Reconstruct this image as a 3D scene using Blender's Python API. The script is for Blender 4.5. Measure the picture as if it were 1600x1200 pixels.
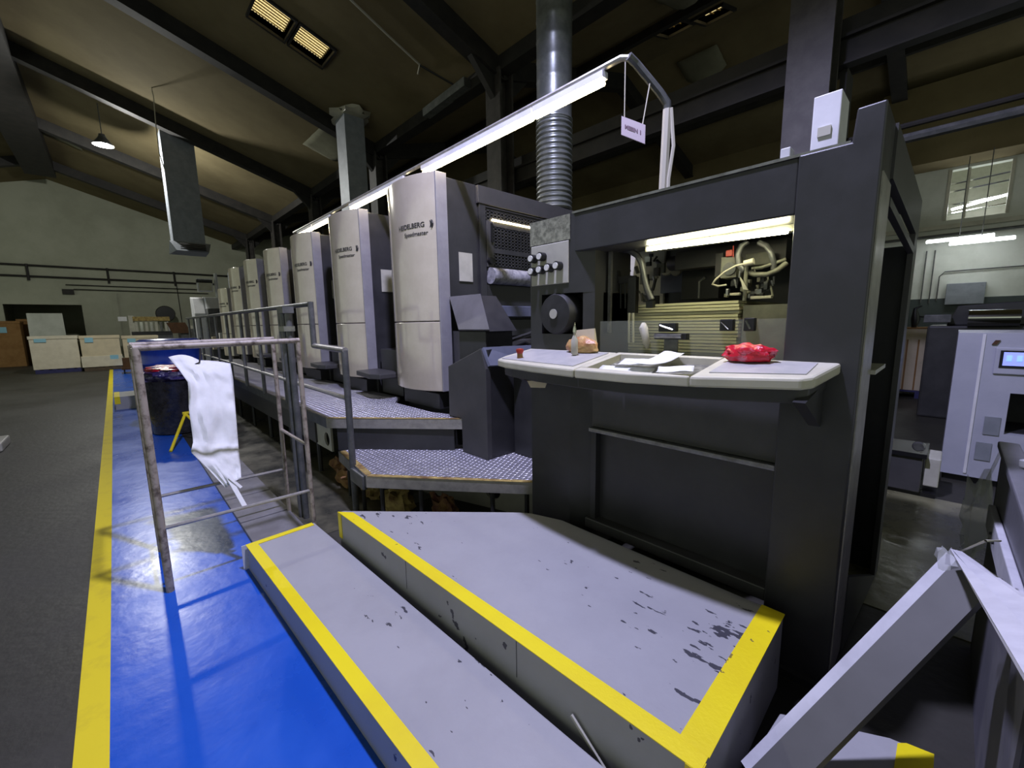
import bpy, math, random
from mathutils import Vector, Matrix, noise
random.seed(7)
for o in list(bpy.data.objects): bpy.data.objects.remove(o)
S = bpy.context.scene
COL = S.collection
# ---------------------------------------------------------------- camera
H, F = 1.6, 650.67
YAW, PIT, ROL = math.radians(-46.633), math.radians(8.380), math.radians(-0.896)
fw = Vector((math.sin(YAW)*math.cos(PIT), math.cos(YAW)*math.cos(PIT), -math.sin(PIT)))
r0 = Vector((math.cos(YAW), -math.sin(YAW), 0)); u0 = r0.cross(fw)
rt = r0*math.cos(ROL)+u0*math.sin(ROL); up = -r0*math.sin(ROL)+u0*math.cos(ROL)
cd = bpy.data.cameras.new('camera'); cam = bpy.data.objects.new('camera', cd); COL.objects.link(cam)
m3 = Matrix((rt, up, -fw)).transposed()
cam.matrix_world = Matrix.Translation((0, 0, H)) @ m3.to_4x4()
cd.sensor_fit = 'HORIZONTAL'; cd.sensor_width = 36; cd.lens = F/1600*36; cd.clip_start = .05; cd.clip_end = 200
S.camera = cam
def ray(x, y): return rt*((x-800)/F)+up*((600-y)/F)+fw
def onx(x, y, X): d = ray(x, y); return Vector((0, 0, H))+d*(X/d.x)
def ony(x, y, Y): d = ray(x, y); return Vector((0, 0, H))+d*(Y/d.y)
def onz(x, y, z): d = ray(x, y); return Vector((0, 0, H))+d*((z-H)/d.z)
# ---------------------------------------------------------------- light
W = bpy.data.worlds.new('world'); S.world = W; W.use_nodes = True
W.node_tree.nodes['Background'].inputs[0].default_value = (.80, .88, .72, 1)
W.node_tree.nodes['Background'].inputs[1].default_value = .52
S.view_settings.view_transform = 'Standard'; S.view_settings.look = 'None'
S.view_settings.gamma = 1; S.view_settings.use_curve_mapping = False
S.view_settings.exposure = 0.0
HIGHBAY_W = 385; TUBE_E = 24; FAR_W = 1150
# ---------------------------------------------------------------- materials
MATS = {}
def mat(name, c1, c2=None, rough=.5, metal=0, scale=3.0, bump=0, bscale=60, spec=.5, coat=0, stretch=(1, 1, 1), rvar=0, lo=.4, hi=.65, detail=6):
    m = bpy.data.materials.new(name); m.use_nodes = True; nt = m.node_tree; N = nt.nodes; L = nt.links
    b = N['Principled BSDF']; b.inputs['Roughness'].default_value = rough; b.inputs['Metallic'].default_value = metal
    b.inputs['Specular IOR Level'].default_value = spec; b.inputs['Coat Weight'].default_value = coat
    b.inputs['Base Color'].default_value = (*c1, 1)
    if c2 is not None or bump or rvar:
        tc = N.new('ShaderNodeTexCoord'); mp = N.new('ShaderNodeMapping'); mp.inputs['Scale'].default_value = stretch
        L.new(tc.outputs['Object'], mp.inputs[0])
    if c2 is not None or rvar:
        n = N.new('ShaderNodeTexNoise'); n.inputs['Scale'].default_value = scale; n.inputs['Detail'].default_value = detail; n.inputs['Roughness'].default_value = .65
        L.new(mp.outputs[0], n.inputs[0])
        r = N.new('ShaderNodeValToRGB'); r.color_ramp.elements[0].position = lo; r.color_ramp.elements[1].position = hi
        r.color_ramp.elements[0].color = (*c1, 1); r.color_ramp.elements[1].color = (*(c2 or c1), 1)
        L.new(n.outputs[0], r.inputs[0]); L.new(r.outputs[0], b.inputs['Base Color'])
        if rvar:
            mr = N.new('ShaderNodeMapRange'); mr.inputs[1].default_value = .3; mr.inputs[2].default_value = .7
            mr.inputs[3].default_value = rough-rvar; mr.inputs[4].default_value = rough+rvar
            L.new(n.outputs[0], mr.inputs[0]); L.new(mr.outputs[0], b.inputs['Roughness'])
    if bump:
        n2 = N.new('ShaderNodeTexNoise'); n2.inputs['Scale'].default_value = bscale; n2.inputs['Detail'].default_value = 4
        L.new(mp.outputs[0], n2.inputs[0]); bp = N.new('ShaderNodeBump'); bp.inputs['Strength'].default_value = bump; bp.inputs['Distance'].default_value = .02
        L.new(n2.outputs[0], bp.inputs['Height']); L.new(bp.outputs[0], b.inputs['Normal'])
    MATS[name] = m; return m
def emis(name, c, e):
    m = bpy.data.materials.new(name); m.use_nodes = True; b = m.node_tree.nodes['Principled BSDF']
    b.inputs['Base Color'].default_value = (.8, .8, .8, 1); b.inputs['Emission Color'].default_value = (*c, 1); b.inputs['Emission Strength'].default_value = e
    MATS[name] = m; return m
mat('concrete', (.024, .023, .018), (.052, .050, .040), .58, scale=.55, bump=.15, bscale=18, rvar=.14, lo=.35, hi=.75, detail=9)
mat('oily_floor', (.045, .045, .035), (.14, .13, .085), .35, scale=2.2, bump=.2, bscale=10, rvar=.15)
mat('olive_floor', (.14, .135, .075), (.25, .24, .14), .3, scale=2.5, bump=.2, bscale=8, rvar=.12)
mat('floor_blue', (.010, .085, .46), (.015, .105, .52), .30, scale=1.5, bump=.12, bscale=9, rvar=.08)
mat('stripe_yellow', (.74, .60, .008), (.58, .45, .015), .7, scale=6, lo=.5, hi=.8)
mat('roof_lining', (.15, .122, .066), (.23, .19, .105), .9, scale=.5, bump=.5, bscale=1.2, spec=.1, lo=.35, hi=.75)
mat('lining_pale', (.20, .20, .14), (.16, .155, .11), .9, scale=2, spec=.1)
mat('plate_grey', (.15, .145, .15), (.22, .215, .22), .6, scale=5)  # floor plates: a darker mottled grey than the step paint
mat('rafter', (.012, .011, .010), (.024, .021, .018), .7, scale=4)
mat('column', (.030, .026, .024), (.055, .05, .046), .6, scale=5)
mat('wall_paint', (.42, .43, .34), (.34, .35, .27), .85, scale=.6, spec=.2)
mat('wall_white', (.62, .64, .58), (.50, .52, .46), .8, scale=1.2, spec=.2)
mat('dado', (.045, .06, .06), (.06, .075, .075), .6, scale=2)
mat('press_dark', (.030, .030, .032), (.042, .042, .044), .38, scale=4, rvar=.06, bump=.03, bscale=400)
mat('press_mid', (.052, .051, .052), (.066, .064, .065), .42, scale=4, bump=.03, bscale=400)
mat('panel_grey', (.12, .117, .12), (.15, .146, .15), .5, scale=4)
mat('press_black', (.026, .026, .027), None, .45)
mat('cover', (.60, .53, .42), (.68, .61, .49), .15, metal=.25, scale=3, bump=.012, bscale=9, coat=.3)
mat('cover_edge', (.30, .29, .31), (.36, .35, .37), .35, metal=.2, scale=4)
mat('panel_beige', (.50, .49, .41), (.42, .41, .34), .45, scale=6)
mat('panel_worn', (.20, .20, .18), (.46, .45, .40), .3, metal=.6, scale=26, lo=.4, hi=.6)
mat('cream', (.56, .54, .42), (.48, .46, .36), .4, scale=5)
mat('console_face', (.42, .41, .40), (.34, .34, .34), .4, scale=9)
mat('steel', (.36, .36, .36), (.22, .22, .21), .3, metal=.85, scale=14)
mat('rail_grey', (.085, .09, .09), (.15, .15, .15), .4, metal=.3, scale=9)
mat('rail_galv', (.42, .40, .37), (.30, .29, .27), .4, metal=.5, scale=12)
mat('rack_paint', (.36, .31, .25), (.10, .075, .055), .5, scale=16, lo=.48, hi=.66)
mat('black', (.008, .008, .009), None, .4)
mat('rubber', (.018, .018, .019), (.026, .026, .027), .55, scale=20)
mat('white_paint', (.72, .72, .74), (.62, .62, .64), .5, scale=5)
mat('paper', (.74, .75, .72), (.68, .69, .66), .8, scale=8, bump=.5, bscale=6, spec=.1)
mat('pile_paper', (.62, .60, .40), (.50, .48, .31), .7, scale=30, stretch=(.3, .3, 6), spec=.2)
mat('carton_white', (.66, .61, .49), (.58, .53, .42), .8, scale=4, spec=.1)
mat('carton_tan', (.62, .54, .38), (.54, .47, .33), .8, scale=4, spec=.1)
mat('carton_brown', (.30, .17, .07), (.24, .13, .05), .8, scale=4, spec=.1)
mat('carton_dark', (.10, .055, .03), (.07, .04, .025), .8, scale=4, spec=.1)
mat('pallet_blue', (.02, .02, .09), (.03, .03, .12), .5, scale=6)
mat('pallet_wood', (.10, .07, .045), (.06, .045, .03), .8, scale=8)
mat('label_blue', (.25, .50, .62), None, .5)
mat('drum_blue', (.008, .03, .26), (.012, .045, .33), .25, scale=5)
mat('plastic_black', (.012, .012, .014), (.03, .03, .035), .2, scale=9, bump=.6, bscale=12)
mat('plastic_bag', (.05, .04, .14), (.32, .32, .38), .16, scale=9, bump=.7, bscale=14, lo=.5, hi=.75)
mat('bag_red', (.52, .012, .03), (.66, .30, .40), .25, scale=14, bump=.5, bscale=25, lo=.52, hi=.74)
mat('bag_brown', (.55, .36, .13), (.40, .16, .07), .4, scale=16, bump=.5, bscale=30)
mat('rag', (.30, .17, .06), (.10, .03, .02), .8, scale=9, bump=.5, bscale=14)
mat('rag_ochre', (.42, .32, .10), (.16, .09, .03), .7, scale=9, bump=.5, bscale=14)
mat('machine_lilac', (.42, .43, .50), (.36, .37, .44), .45, scale=2)
mat('bin_grey', (.14, .14, .155), (.19, .185, .21), .5, scale=3)
mat('foam_board', (.55, .55, .58), (.44, .44, .47), .7, scale=6)
mat('board_grey', (.085, .085, .08), (.10, .10, .095), .6, scale=4)
mat('wood_orange', (.40, .15, .04), (.28, .10, .03), .6, scale=8)
mat('red_plastic', (.40, .03, .015), None, .4)
mat('button_white', (.75, .75, .68), None, .4)
mat('ink', (.035, .035, .035), None, .5)
mat('sign_ink', (.16, .10, .13), None, .6)
mat('sign_face', (.46, .39, .42), None, .6)
mat('rope', (.45, .43, .35), None, .8)
mat('duct_galv', (.16, .175, .165), (.24, .255, .245), .35, metal=.6, scale=7)
mat('duct_blue', (.22, .24, .27), (.28, .30, .34), .5, metal=.2, scale=5)
mat('hose', (.13, .13, .10), (.19, .19, .15), .45, scale=10)
mat('cable_black', (.012, .012, .012), None, .5)
mat('chrome', (.6, .6, .56), None, .12, metal=1)
mat('cloth_ink', (.34, .34, .37), (.12, .12, .14), .8, scale=14, bump=.3, bscale=20)
mat('instrument_blue', (.10, .11, .16), (.13, .14, .19), .5, scale=5)
emis('tube_glow', (1, .84, .48), TUBE_E)
emis('tube_soft', (1, .95, .60), 48)
emis('tube_cool', (.92, .97, 1), 30)
emis('skylight_glow', (1, .80, .36), .75)
emis('lcd', (.004, .10, .9), .75)
emis('lcd_text', (.03, .35, 1), .9)
emis('lamp_glow', (.95, .92, 1), 60)
def tread():
    m = mat('tread', (.40, .39, .43), (.50, .49, .53), .34, metal=.35, scale=4)
    nt = m.node_tree; N = nt.nodes; L = nt.links; tc = N.new('ShaderNodeTexCoord')
    v = N.new('ShaderNodeTexVoronoi'); v.inputs['Scale'].default_value = 21; v.inputs['Randomness'].default_value = .12
    mp = N.new('ShaderNodeMapping'); mp.inputs['Rotation'].default_value = (0, 0, .785); mp.inputs['Scale'].default_value = (1.5, .75, 0)
    L.new(tc.outputs['Object'], mp.inputs[0]); L.new(mp.outputs[0], v.inputs[0])
    bp = N.new('ShaderNodeBump'); bp.invert = True; bp.inputs['Strength'].default_value = 1; bp.inputs['Distance'].default_value = .05
    L.new(v.outputs['Distance'], bp.inputs['Height']); L.new(bp.outputs[0], N['Principled BSDF'].inputs['Normal'])
tread()
def chipped(name, base, base2, chip, thr, sc, stretch):
    m = mat(name, base, base2, .5, scale=1.6, bump=.05, bscale=60)
    nt = m.node_tree; N = nt.nodes; L = nt.links; b = N['Principled BSDF']
    src = b.inputs['Base Color'].links[0].from_socket
    tc = N.new('ShaderNodeTexCoord'); mp = N.new('ShaderNodeMapping'); mp.inputs['Scale'].default_value = stretch
    mp.inputs['Rotation'].default_value = (0, 0, .3)
    L.new(tc.outputs['Object'], mp.inputs[0])
    n = N.new('ShaderNodeTexNoise'); n.inputs['Scale'].default_value = sc; n.inputs['Detail'].default_value = 3; L.new(mp.outputs[0], n.inputs[0])
    n2 = N.new('ShaderNodeTexNoise'); n2.inputs['Scale'].default_value = 1.7; n2.inputs['Detail'].default_value = 1; L.new(tc.outputs['Object'], n2.inputs[0])
    ad = N.new('ShaderNodeMath'); ad.operation = 'MULTIPLY_ADD'; ad.inputs[1].default_value = .45; L.new(n2.outputs[0], ad.inputs[0]); L.new(n.outputs[0], ad.inputs[2])
    gt = N.new('ShaderNodeMath'); gt.operation = 'GREATER_THAN'; gt.inputs[1].default_value = thr; L.new(ad.outputs[0], gt.inputs[0])
    mx = N.new('ShaderNodeMix'); mx.data_type = 'RGBA'; mx.inputs[7].default_value = (*chip, 1)
    L.new(gt.outputs[0], mx.inputs[0]); L.new(src, mx.inputs[6]); L.new(mx.outputs[2], b.inputs['Base Color'])
chipped('step_paint', (.36, .36, .365), (.32, .32, .325), (.05, .05, .06), .955, 13, (1, 2.6, 1))
chipped('tape', (.86, .72, .004), (.80, .64, .006), (.25, .19, .03), .99, 20, (1, 1, 1))
def glass():
    m = bpy.data.materials.new('acrylic'); m.use_nodes = True; N = m.node_tree.nodes; L = m.node_tree.links
    b = N['Principled BSDF']; b.inputs['Base Color'].default_value = (.62, .66, .52, 1); b.inputs['Roughness'].default_value = .12
    b.inputs['Alpha'].default_value = .10; MATS['acrylic'] = m
    m = bpy.data.materials.new('clear_film'); m.use_nodes = True; b = m.node_tree.nodes['Principled BSDF']
    b.inputs['Base Color'].default_value = (.8, .82, .8, 1); b.inputs['Roughness'].default_value = .15; b.inputs['Alpha'].default_value = .35; MATS['clear_film'] = m
glass()
# ---------------------------------------------------------------- mesh helpers
class MB:
    def __init__(s): s.v = []; s.f = []
    def add(s, vs, fs):
        k = len(s.v); s.v += [tuple(v) for v in vs]; s.f += [tuple(i+k for i in f) for f in fs]; return s
    def box(s, x0, x1, y0, y1, z0, z1):
        return s.add([(x, y, z) for z in (z0, z1) for y in (y0, y1) for x in (x0, x1)],
                     [(0, 2, 3, 1), (4, 5, 7, 6), (0, 1, 5, 4), (2, 6, 7, 3), (0, 4, 6, 2), (1, 3, 7, 5)])
    def hexa(s, b, t):   # 4 bottom pts ccw, 4 top pts ccw
        return s.add(list(b)+list(t), [(3, 2, 1, 0), (4, 5, 6, 7), (0, 1, 5, 4), (1, 2, 6, 5), (2, 3, 7, 6), (3, 0, 4, 7)])
    def prism(s, poly, a, b, axis='z'):
        n = len(poly)
        def P(p, t): return (p[0], p[1], t) if axis == 'z' else ((p[0], t, p[1]) if axis == 'y' else (t, p[0], p[1]))
        return s.add([P(p, a) for p in poly]+[P(p, b) for p in poly],
                     [tuple(range(n-1, -1, -1)), tuple(range(n, 2*n))]+[(i, (i+1) % n, n+(i+1) % n, n+i) for i in range(n)])
    def tube(s, pts, r, n=10, cap=True):
        pts = [Vector(p) for p in pts]; rings = []; prev = None
        for i, p in enumerate(pts):
            t = (pts[min(i+1, len(pts)-1)]-pts[max(i-1, 0)]).normalized()
            if prev is None: a = t.orthogonal().normalized()
            else: a = (prev-t*prev.dot(t)).normalized()
            prev = a; b = t.cross(a); rr = r[i] if isinstance(r, (list, tuple)) else r
            rings.append([p+(a*math.cos(2*math.pi*k/n)+b*math.sin(2*math.pi*k/n))*rr for k in range(n)])
        vs = [v for R_ in rings for v in R_]; fs = []
        for i in range(len(pts)-1):
            for k in range(n): fs.append((i*n+k, i*n+(k+1) % n, (i+1)*n+(k+1) % n, (i+1)*n+k))
        if cap: fs += [tuple(range(n-1, -1, -1)), tuple(range(len(vs)-n, len(vs)))]
        return s.add(vs, fs)
    def lathe(s, prof, c, axis='z', n=24):   # prof: (r, h)
        vs = []; fs = []
        for r, h in prof:
            for k in range(n):
                a = 2*math.pi*k/n; q = (r*math.cos(a), r*math.sin(a), h)
                if axis == 'y': q = (q[0], q[2], -q[1])
                if axis == 'x': q = (q[2], q[0], q[1])
                vs.append((c[0]+q[0], c[1]+q[1], c[2]+q[2]))
        for i in range(len(prof)-1):
            for k in range(n): fs.append((i*n+k, i*n+(k+1) % n, (i+1)*n+(k+1) % n, (i+1)*n+k))
        fs += [tuple(range(n-1, -1, -1)), tuple(range(len(vs)-n, len(vs)))]
        return s.add(vs, fs)
    def blob(s, c, rad, seed=0, amp=.25, n=18, flat=True, fr=2.2):
        vs = []; fs = []; m = n//2
        for i in range(m+1):
            th = math.pi*i/m
            for k in range(n):
                ph = 2*math.pi*k/n; d = Vector((math.sin(th)*math.cos(ph), math.sin(th)*math.sin(ph), math.cos(th)))
                q = 1+amp*noise.noise(d*fr+Vector((seed*3.1, seed*1.7, seed)))*2
                z = d.z*rad[2]*q
                if flat: z = max(z, -rad[2]*.55)
                vs.append((c[0]+d.x*rad[0]*q, c[1]+d.y*rad[1]*q, c[2]+z))
        for i in range(m):
            for k in range(n): fs.append((i*n+k, (i+1)*n+k, (i+1)*n+(k+1) % n, i*n+(k+1) % n))
        return s.add(vs, fs)
    def grid(s, fn, nu, nv):
        vs = [fn(i/nu, j/nv) for j in range(nv+1) for i in range(nu+1)]
        return s.add(vs, [(j*(nu+1)+i, j*(nu+1)+i+1, (j+1)*(nu+1)+i+1, (j+1)*(nu+1)+i) for j in range(nv) for i in range(nu)])
    def obar(s, p0, p1, w, h, upv=(0, 0, 1)):   # oriented bar
        p0 = Vector(p0); p1 = Vector(p1); t = (p1-p0).normalized(); a = t.cross(Vector(upv)).normalized(); b = a.cross(t)
        q = [a*(-w/2)+b*(-h/2), a*(w/2)+b*(-h/2), a*(w/2)+b*(h/2), a*(-w/2)+b*(h/2)]
        return s.hexa([p0+x for x in q], [p1+x for x in q])
    def build(s, name, m, parent=None, bevel=0, smooth=False, solid=0):
        me = bpy.data.meshes.new(name); me.from_pydata(s.v, [], s.f); me.validate()
        import bmesh
        bm = bmesh.new(); bm.from_mesh(me); bmesh.ops.remove_doubles(bm, verts=bm.verts, dist=1e-5)
        bmesh.ops.recalc_face_normals(bm, faces=bm.faces); bm.to_mesh(me); bm.free()
        me.materials.append(MATS[m]); o = bpy.data.objects.new(name, me); COL.objects.link(o)
        if smooth:
            for p in me.polygons: p.use_smooth = True
            me.set_sharp_from_angle(angle=math.radians(40))
        if bevel:
            b = o.modifiers.new('bevel', 'BEVEL'); b.width = bevel; b.segments = 2; b.limit_method = 'ANGLE'
        if solid:
            b = o.modifiers.new('solid', 'SOLIDIFY'); b.thickness = solid; b.offset = 0
        if parent: attach(o, parent)
        return o
def plate_hole(P, u0, u1, v0, v1, cu, cv, r, th):
    A = [2*math.pi*k/32 for k in range(32)]+[math.atan2(v-cv, u-cu) % (2*math.pi) for u in (u0, u1) for v in (v0, v1)]
    A = sorted(A); n = len(A); m = MB(); o_, i_ = [], []
    for a in A:
        c, q = math.cos(a), math.sin(a); t = 1e9
        if c > 1e-9: t = min(t, (u1-cu)/c)
        if c < -1e-9: t = min(t, (u0-cu)/c)
        if q > 1e-9: t = min(t, (v1-cv)/q)
        if q < -1e-9: t = min(t, (v0-cv)/q)
        o_.append((cu+c*t, cv+q*t)); i_.append((cu+c*r, cv+q*r))
    vs = [P(u, v, w) for w in (0, th) for L_ in (o_, i_) for u, v in L_]; fs = []
    for k in range(n):
        j = (k+1) % n
        fs += [(k, j, n+j, n+k), (2*n+k, 3*n+k, 3*n+j, 2*n+j), (n+k, n+j, 3*n+j, 3*n+k), (k, 2*n+k, 2*n+j, j)]
    return m.add(vs, fs)
def attach(o, parent):
    o.parent = parent; o.matrix_parent_inverse = Matrix.Translation(-Vector(parent.location)) @ Matrix.Identity(4)
    o.matrix_parent_inverse = parent.matrix_basis.inverted()
def tag(o, label, cat, group=None, kind=None):
    if label: o['label'] = label
    if cat: o['category'] = cat
    if group: o['group'] = group
    if kind: o['kind'] = kind
    return o
def thing(name, loc, label, cat, group=None, kind=None):
    o = bpy.data.objects.new(name, None); COL.objects.link(o); o.location = loc; o.empty_display_size = .1
    return tag(o, label, cat, group, kind)
def text_mesh(name, txt, size, fn, m, parent, bold=0):
    c = bpy.data.curves.new(name, 'FONT'); c.body = txt; c.size = size; c.align_x = 'CENTER'; c.align_y = 'CENTER'; c.offset = bold
    t = bpy.data.objects.new(name, c); COL.objects.link(t)
    me = bpy.data.meshes.new_from_object(t); bpy.data.objects.remove(t)
    for v in me.vertices: v.co = fn(v.co.x, v.co.y)
    me.name = name; me.materials.clear(); me.materials.append(MATS[m]); o = bpy.data.objects.new(name, me); COL.objects.link(o)
    if parent: attach(o, parent)
    return o
box = lambda *a: MB().box(*a)
def copy_tree(o, off, parent=None):
    c = o.copy(); COL.objects.link(c)
    if parent is None: c.location = Vector(o.location)+Vector(off)
    else:
        c.parent = parent; c.matrix_parent_inverse = o.matrix_parent_inverse.copy()
    for ch in o.children: copy_tree(ch, off, c)
    return c
def demote(E, parent, main=None):
    kids = list(E.children); main = main or kids[0]; nm = E.name
    allk = []
    for k in kids: allk.append(k); allk += list(k.children)
    for k in allk:
        if k is not main: attach(k, main)
    attach(main, parent); bpy.data.objects.remove(E); main.name = nm.split('.')[0]
    return main
# ================================================================ SETTING
fl = box(-30.2, 8, -9, 14.2, -.2, 0).build('floor', 'concrete'); tag(fl, 'dark worn grey concrete factory floor', 'floor', kind='structure')
box(-24, 2, -.19, .57, 0, .004).build('painted_lane', 'floor_blue', fl)
box(-24, 2, -.29, -.19, 0, .006).build('lane_stripe', 'stripe_yellow', fl)
box(-14, -3.2, .93, 2.3, 0, .003).build('oily_patch', 'oily_floor', fl)
box(-.9, .6, 2.9, 5.1, 0, .004).build('olive_patch', 'olive_floor', fl)  # olive yellow patch, paler than the concrete around it
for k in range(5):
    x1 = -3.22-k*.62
    box(x1-.6, x1, .57, .93, 0, .03).build('floor_plate', 'plate_grey', fl, bevel=.004)
# roof
def roofz(Y): return 6.4+.3034*(5.75-Y) if Y <= 5.75 else (6.4+.3034*(Y-5.75) if Y < 9.9 else 7.66-.3034*(Y-9.9))
RIDGE = -1.5
ce = MB()
def slab(y0, z0, y1, z1, holes=()):
    xs = [-30.2, 8]
    for h in holes: xs += [h[0], h[1]]
    xs = sorted(set(xs)); ys = sorted(set([y0, y1]+[v for h in holes for v in h[2:]]))
    zz = lambda y: z0+(z1-z0)*(y-y0)/(y1-y0)
    for i in range(len(xs)-1):
        for j in range(len(ys)-1):
            if any(h[0]-1e-6 <= xs[i] and xs[i+1] <= h[1]+1e-6 and h[2]-1e-6 <= ys[j] and ys[j+1] <= h[3]+1e-6 for h in holes): continue
            a, b, c, d = xs[i], xs[i+1], ys[j], ys[j+1]
            q = [(a, c, zz(c)), (b, c, zz(c)), (b, d, zz(d)), (a, d, zz(d))]
            ce.hexa(q, [(p[0], p[1], p[2]+.12) for p in q])
SK = [(-9.67, -8.95, 2.48, 3.08), (-9.67, -8.95, 3.17, 3.78)]
zr = 6.4+.3034*(5.75-RIDGE)
slab(-9.2, zr-.3034*(RIDGE+9.2), RIDGE, zr)
slab(RIDGE, zr, 5.75, 6.4, SK)
slab(5.75, 6.4, 9.9, 7.66, [(-4.6, -4.1, 8.4, 8.9), (-4.0, -3.5, 8.7, 9.3)])
slab(9.9, 7.66, 14.2, 6.36)
ceil = ce.build('ceiling', 'roof_lining'); tag(ceil, 'pitched factory roof with sagging olive brown lining', 'ceiling', kind='structure')
for n, (a, b, c, d) in enumerate(SK+[(-4.6, -4.1, 8.4, 8.9), (-4.0, -3.5, 8.7, 9.3)]):
    fr = MB()
    for (x0, x1, y0, y1) in ((a-.05, a, c-.03, d+.03), (b, b+.05, c-.03, d+.03), (a, b, c-.03, c), (a, b, d, d+.03)):
        q = [(x0, y0, roofz(y0)-.05), (x1, y0, roofz(y0)-.05), (x1, y1, roofz(y1)-.05), (x0, y1, roofz(y1)-.05)]
        fr.hexa(q, [(p[0], p[1], p[2]+.2) for p in q])
    f = fr.build('skylight', 'rafter', ceil)
    nr = 24 if n < 2 else 8
    pan = MB().grid(lambda u, v: (a+u*(b-a)+0, c+v*(d-c), roofz(c+v*(d-c))+.13+.012*math.cos(v*nr*math.pi)), 2, nr*2)
    pan.build('pane', 'skylight_glow', f)
    for k in range(1, 9 if n < 2 else 4):
        xr = a+(b-a)*k/(9 if n < 2 else 4)
        MB().tube([(xr, c, roofz(c)+.10), (xr, d, roofz(d)+.10)], .012, 6).build('rib', 'rag_ochre', f)
COLX = [-1.32-4.99*k for k in range(6)]
for x in COLX+[3.67]:
    for (y0, y1) in ((RIDGE, 5.75), (RIDGE, -9), (5.75, 9.9), (14, 9.9)):
        z0 = roofz(y0) if y0 >= RIDGE else 0; 
        def zf(y): return zr-.3034*(RIDGE-y) if y < RIDGE else roofz(y)
        m = MB(); m.obar((x, y0, zf(y0)-.17), (x, y1, zf(y1)-.17), .20, .34); m.obar((x, y0, zf(y0)-.34), (x, y1, zf(y1)-.34), .26, .03)
        m.build('rafter', 'rafter', ceil)
box(-27, 8, -1.95, -1.05, 8.0, 8.5).build('ridge_beam', 'rafter', ceil)
box(-30, 8, 5.62, 5.88, 6.15, 6.4).build('valley_gutter', 'rafter', ceil)
MB().obar((-8.5, 5.55, 6.2), (-7.0, 5.55, 6.25), .18, .16).build('pipe_clamp', 'duct_galv', ceil)
for (y, k) in ((8.0, 1), (12.2, 2)):
    box(-30, 8, y-.05, y+.05, roofz(y)-.16, roofz(y)).build('purlin', 'rafter', ceil)
# sagging lining pieces
for i, (x, y, w, h) in enumerate(((-3.5, 7.2, .7, .5), (-4.6, 10.5, .9, .6), (-12.5, 4.9, 1.6, .8), (-22, -.6, 1.4, 1.0))):
    MB().grid(lambda u, v: (x+(u-.5)*w, y+(v-.5)*h, roofz(y+(v-.5)*h)-.05-.18*(1-(2*u-1)**2)*v-.02*noise.noise((u*5, v*5, i))), 8, 6).build('torn_lining', 'lining_pale', ceil, smooth=True, solid=.01)
# walls
wl = MB(); D0, D1, DZ = -3.55, -1.02, 2.8
def gab(y): return (zr-.3034*(RIDGE-y)) if y < RIDGE else roofz(y)
def wallcol(y0, y1, z0=0):
    wl.hexa([(-30.2, y0, z0), (-30, y0, z0), (-30, y1, z0), (-30.2, y1, z0)], [(-30.2, y0, gab(y0)), (-30, y0, gab(y0)), (-30, y1, gab(y1)), (-30.2, y1, gab(y1))])
for a, b, z in ((-9.2, D0, 0), (D0, RIDGE, DZ), (RIDGE, D1, DZ), (D1, 5.75, 0), (5.75, 9.9, 0), (9.9, 14.2, 0)): wallcol(a, b, z)
wb = wl.build('wall_back', 'wall_paint'); tag(wb, 'far gable wall in grey green paint with pipes', 'wall', kind='structure')
dr = MB().box(-34.6, -34.5, D0-.4, D1+.4, 0, DZ+.3).box(-34.5, -30.2, D0-.4, D1+.4, DZ+.2, DZ+.3).box(-34.5, -30.2, D0-.4, D1+.4, -.2, 0).build('door_1', 'wall_paint'); tag(dr, 'wide dark doorway opening in the far gable wall', 'doorway', kind='structure')
box(-34.5, -30.2, D0-.4, D0-.2, 0, DZ+.2).build('jamb', 'wall_paint', dr); box(-34.5, -30.2, D1+.2, D1+.4, 0, DZ+.2).build('jamb', 'wall_paint', dr)
for z, y0, y1, r in ((4.6, -9, 5.6, .045), (4.1, -9, 4.6, .045), (3.76, -1.45, 4.2, .022), (3.55, -1.2, 4.2, .022)):
    MB().tube([(-29.9, y0, z), (-29.9, y1, z-.02)], r, 8).build('wall_pipe', 'rafter', wb)
for y in (-2.6, .1, 2.75):
    MB().tube([(-29.88, y, 4.65), (-29.88, y, 3.9)], .05, 6).build('pipe_bracket', 'rafter', wb)
MB().tube([(-29.92, 2.8, 4.1), (-29.92, 2.85, 1.0)], .02, 6).build('conduit', 'rafter', wb)
box(-30, -29.9, -1.6, -1.2, 3.3, 3.55).build('alarm_box', 'rafter', wb)
box(-30, -29.9, .05, .3, 0, 3.4).build('pilaster', 'wall_paint', wb)
wr = MB(); WX0, WX1, WZ0, WZ1 = -.42, .55, 3.74, 4.82
for a in ((-30, WX0, 14, 14.2, 0, 6.4), (WX1, 8, 14, 14.2, 0, 6.4), (WX0, WX1, 14, 14.2, 0, WZ0), (WX0, WX1, 14, 14.2, WZ1, 6.4)): wr.box(*a)
wro = wr.build('wall_right', 'wall_white'); tag(wro, 'white painted side wall behind the press with dark dado', 'wall', kind='structure')
box(-30, 8, 13.97, 14, 0, 2.0).build('dado', 'dado', wro)
box(-1.6, 8, 13.2, 14, 4.88, 6.5).build('added_lining', 'roof_lining', wro); box(-30, -1.6, 13.9, 14, 4.2, 6.5).build('added_lining', 'roof_lining', wro)  # invented lining drop, added to darken the wall above the window
box(-30, 8, 13.9, 14, 3.55, 3.64).build('ledge', 'panel_beige', wro)
win = thing('window_1', (.06, 14.1, 3.74), 'unglazed high window opening with pipes behind', 'window', kind='structure')
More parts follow.
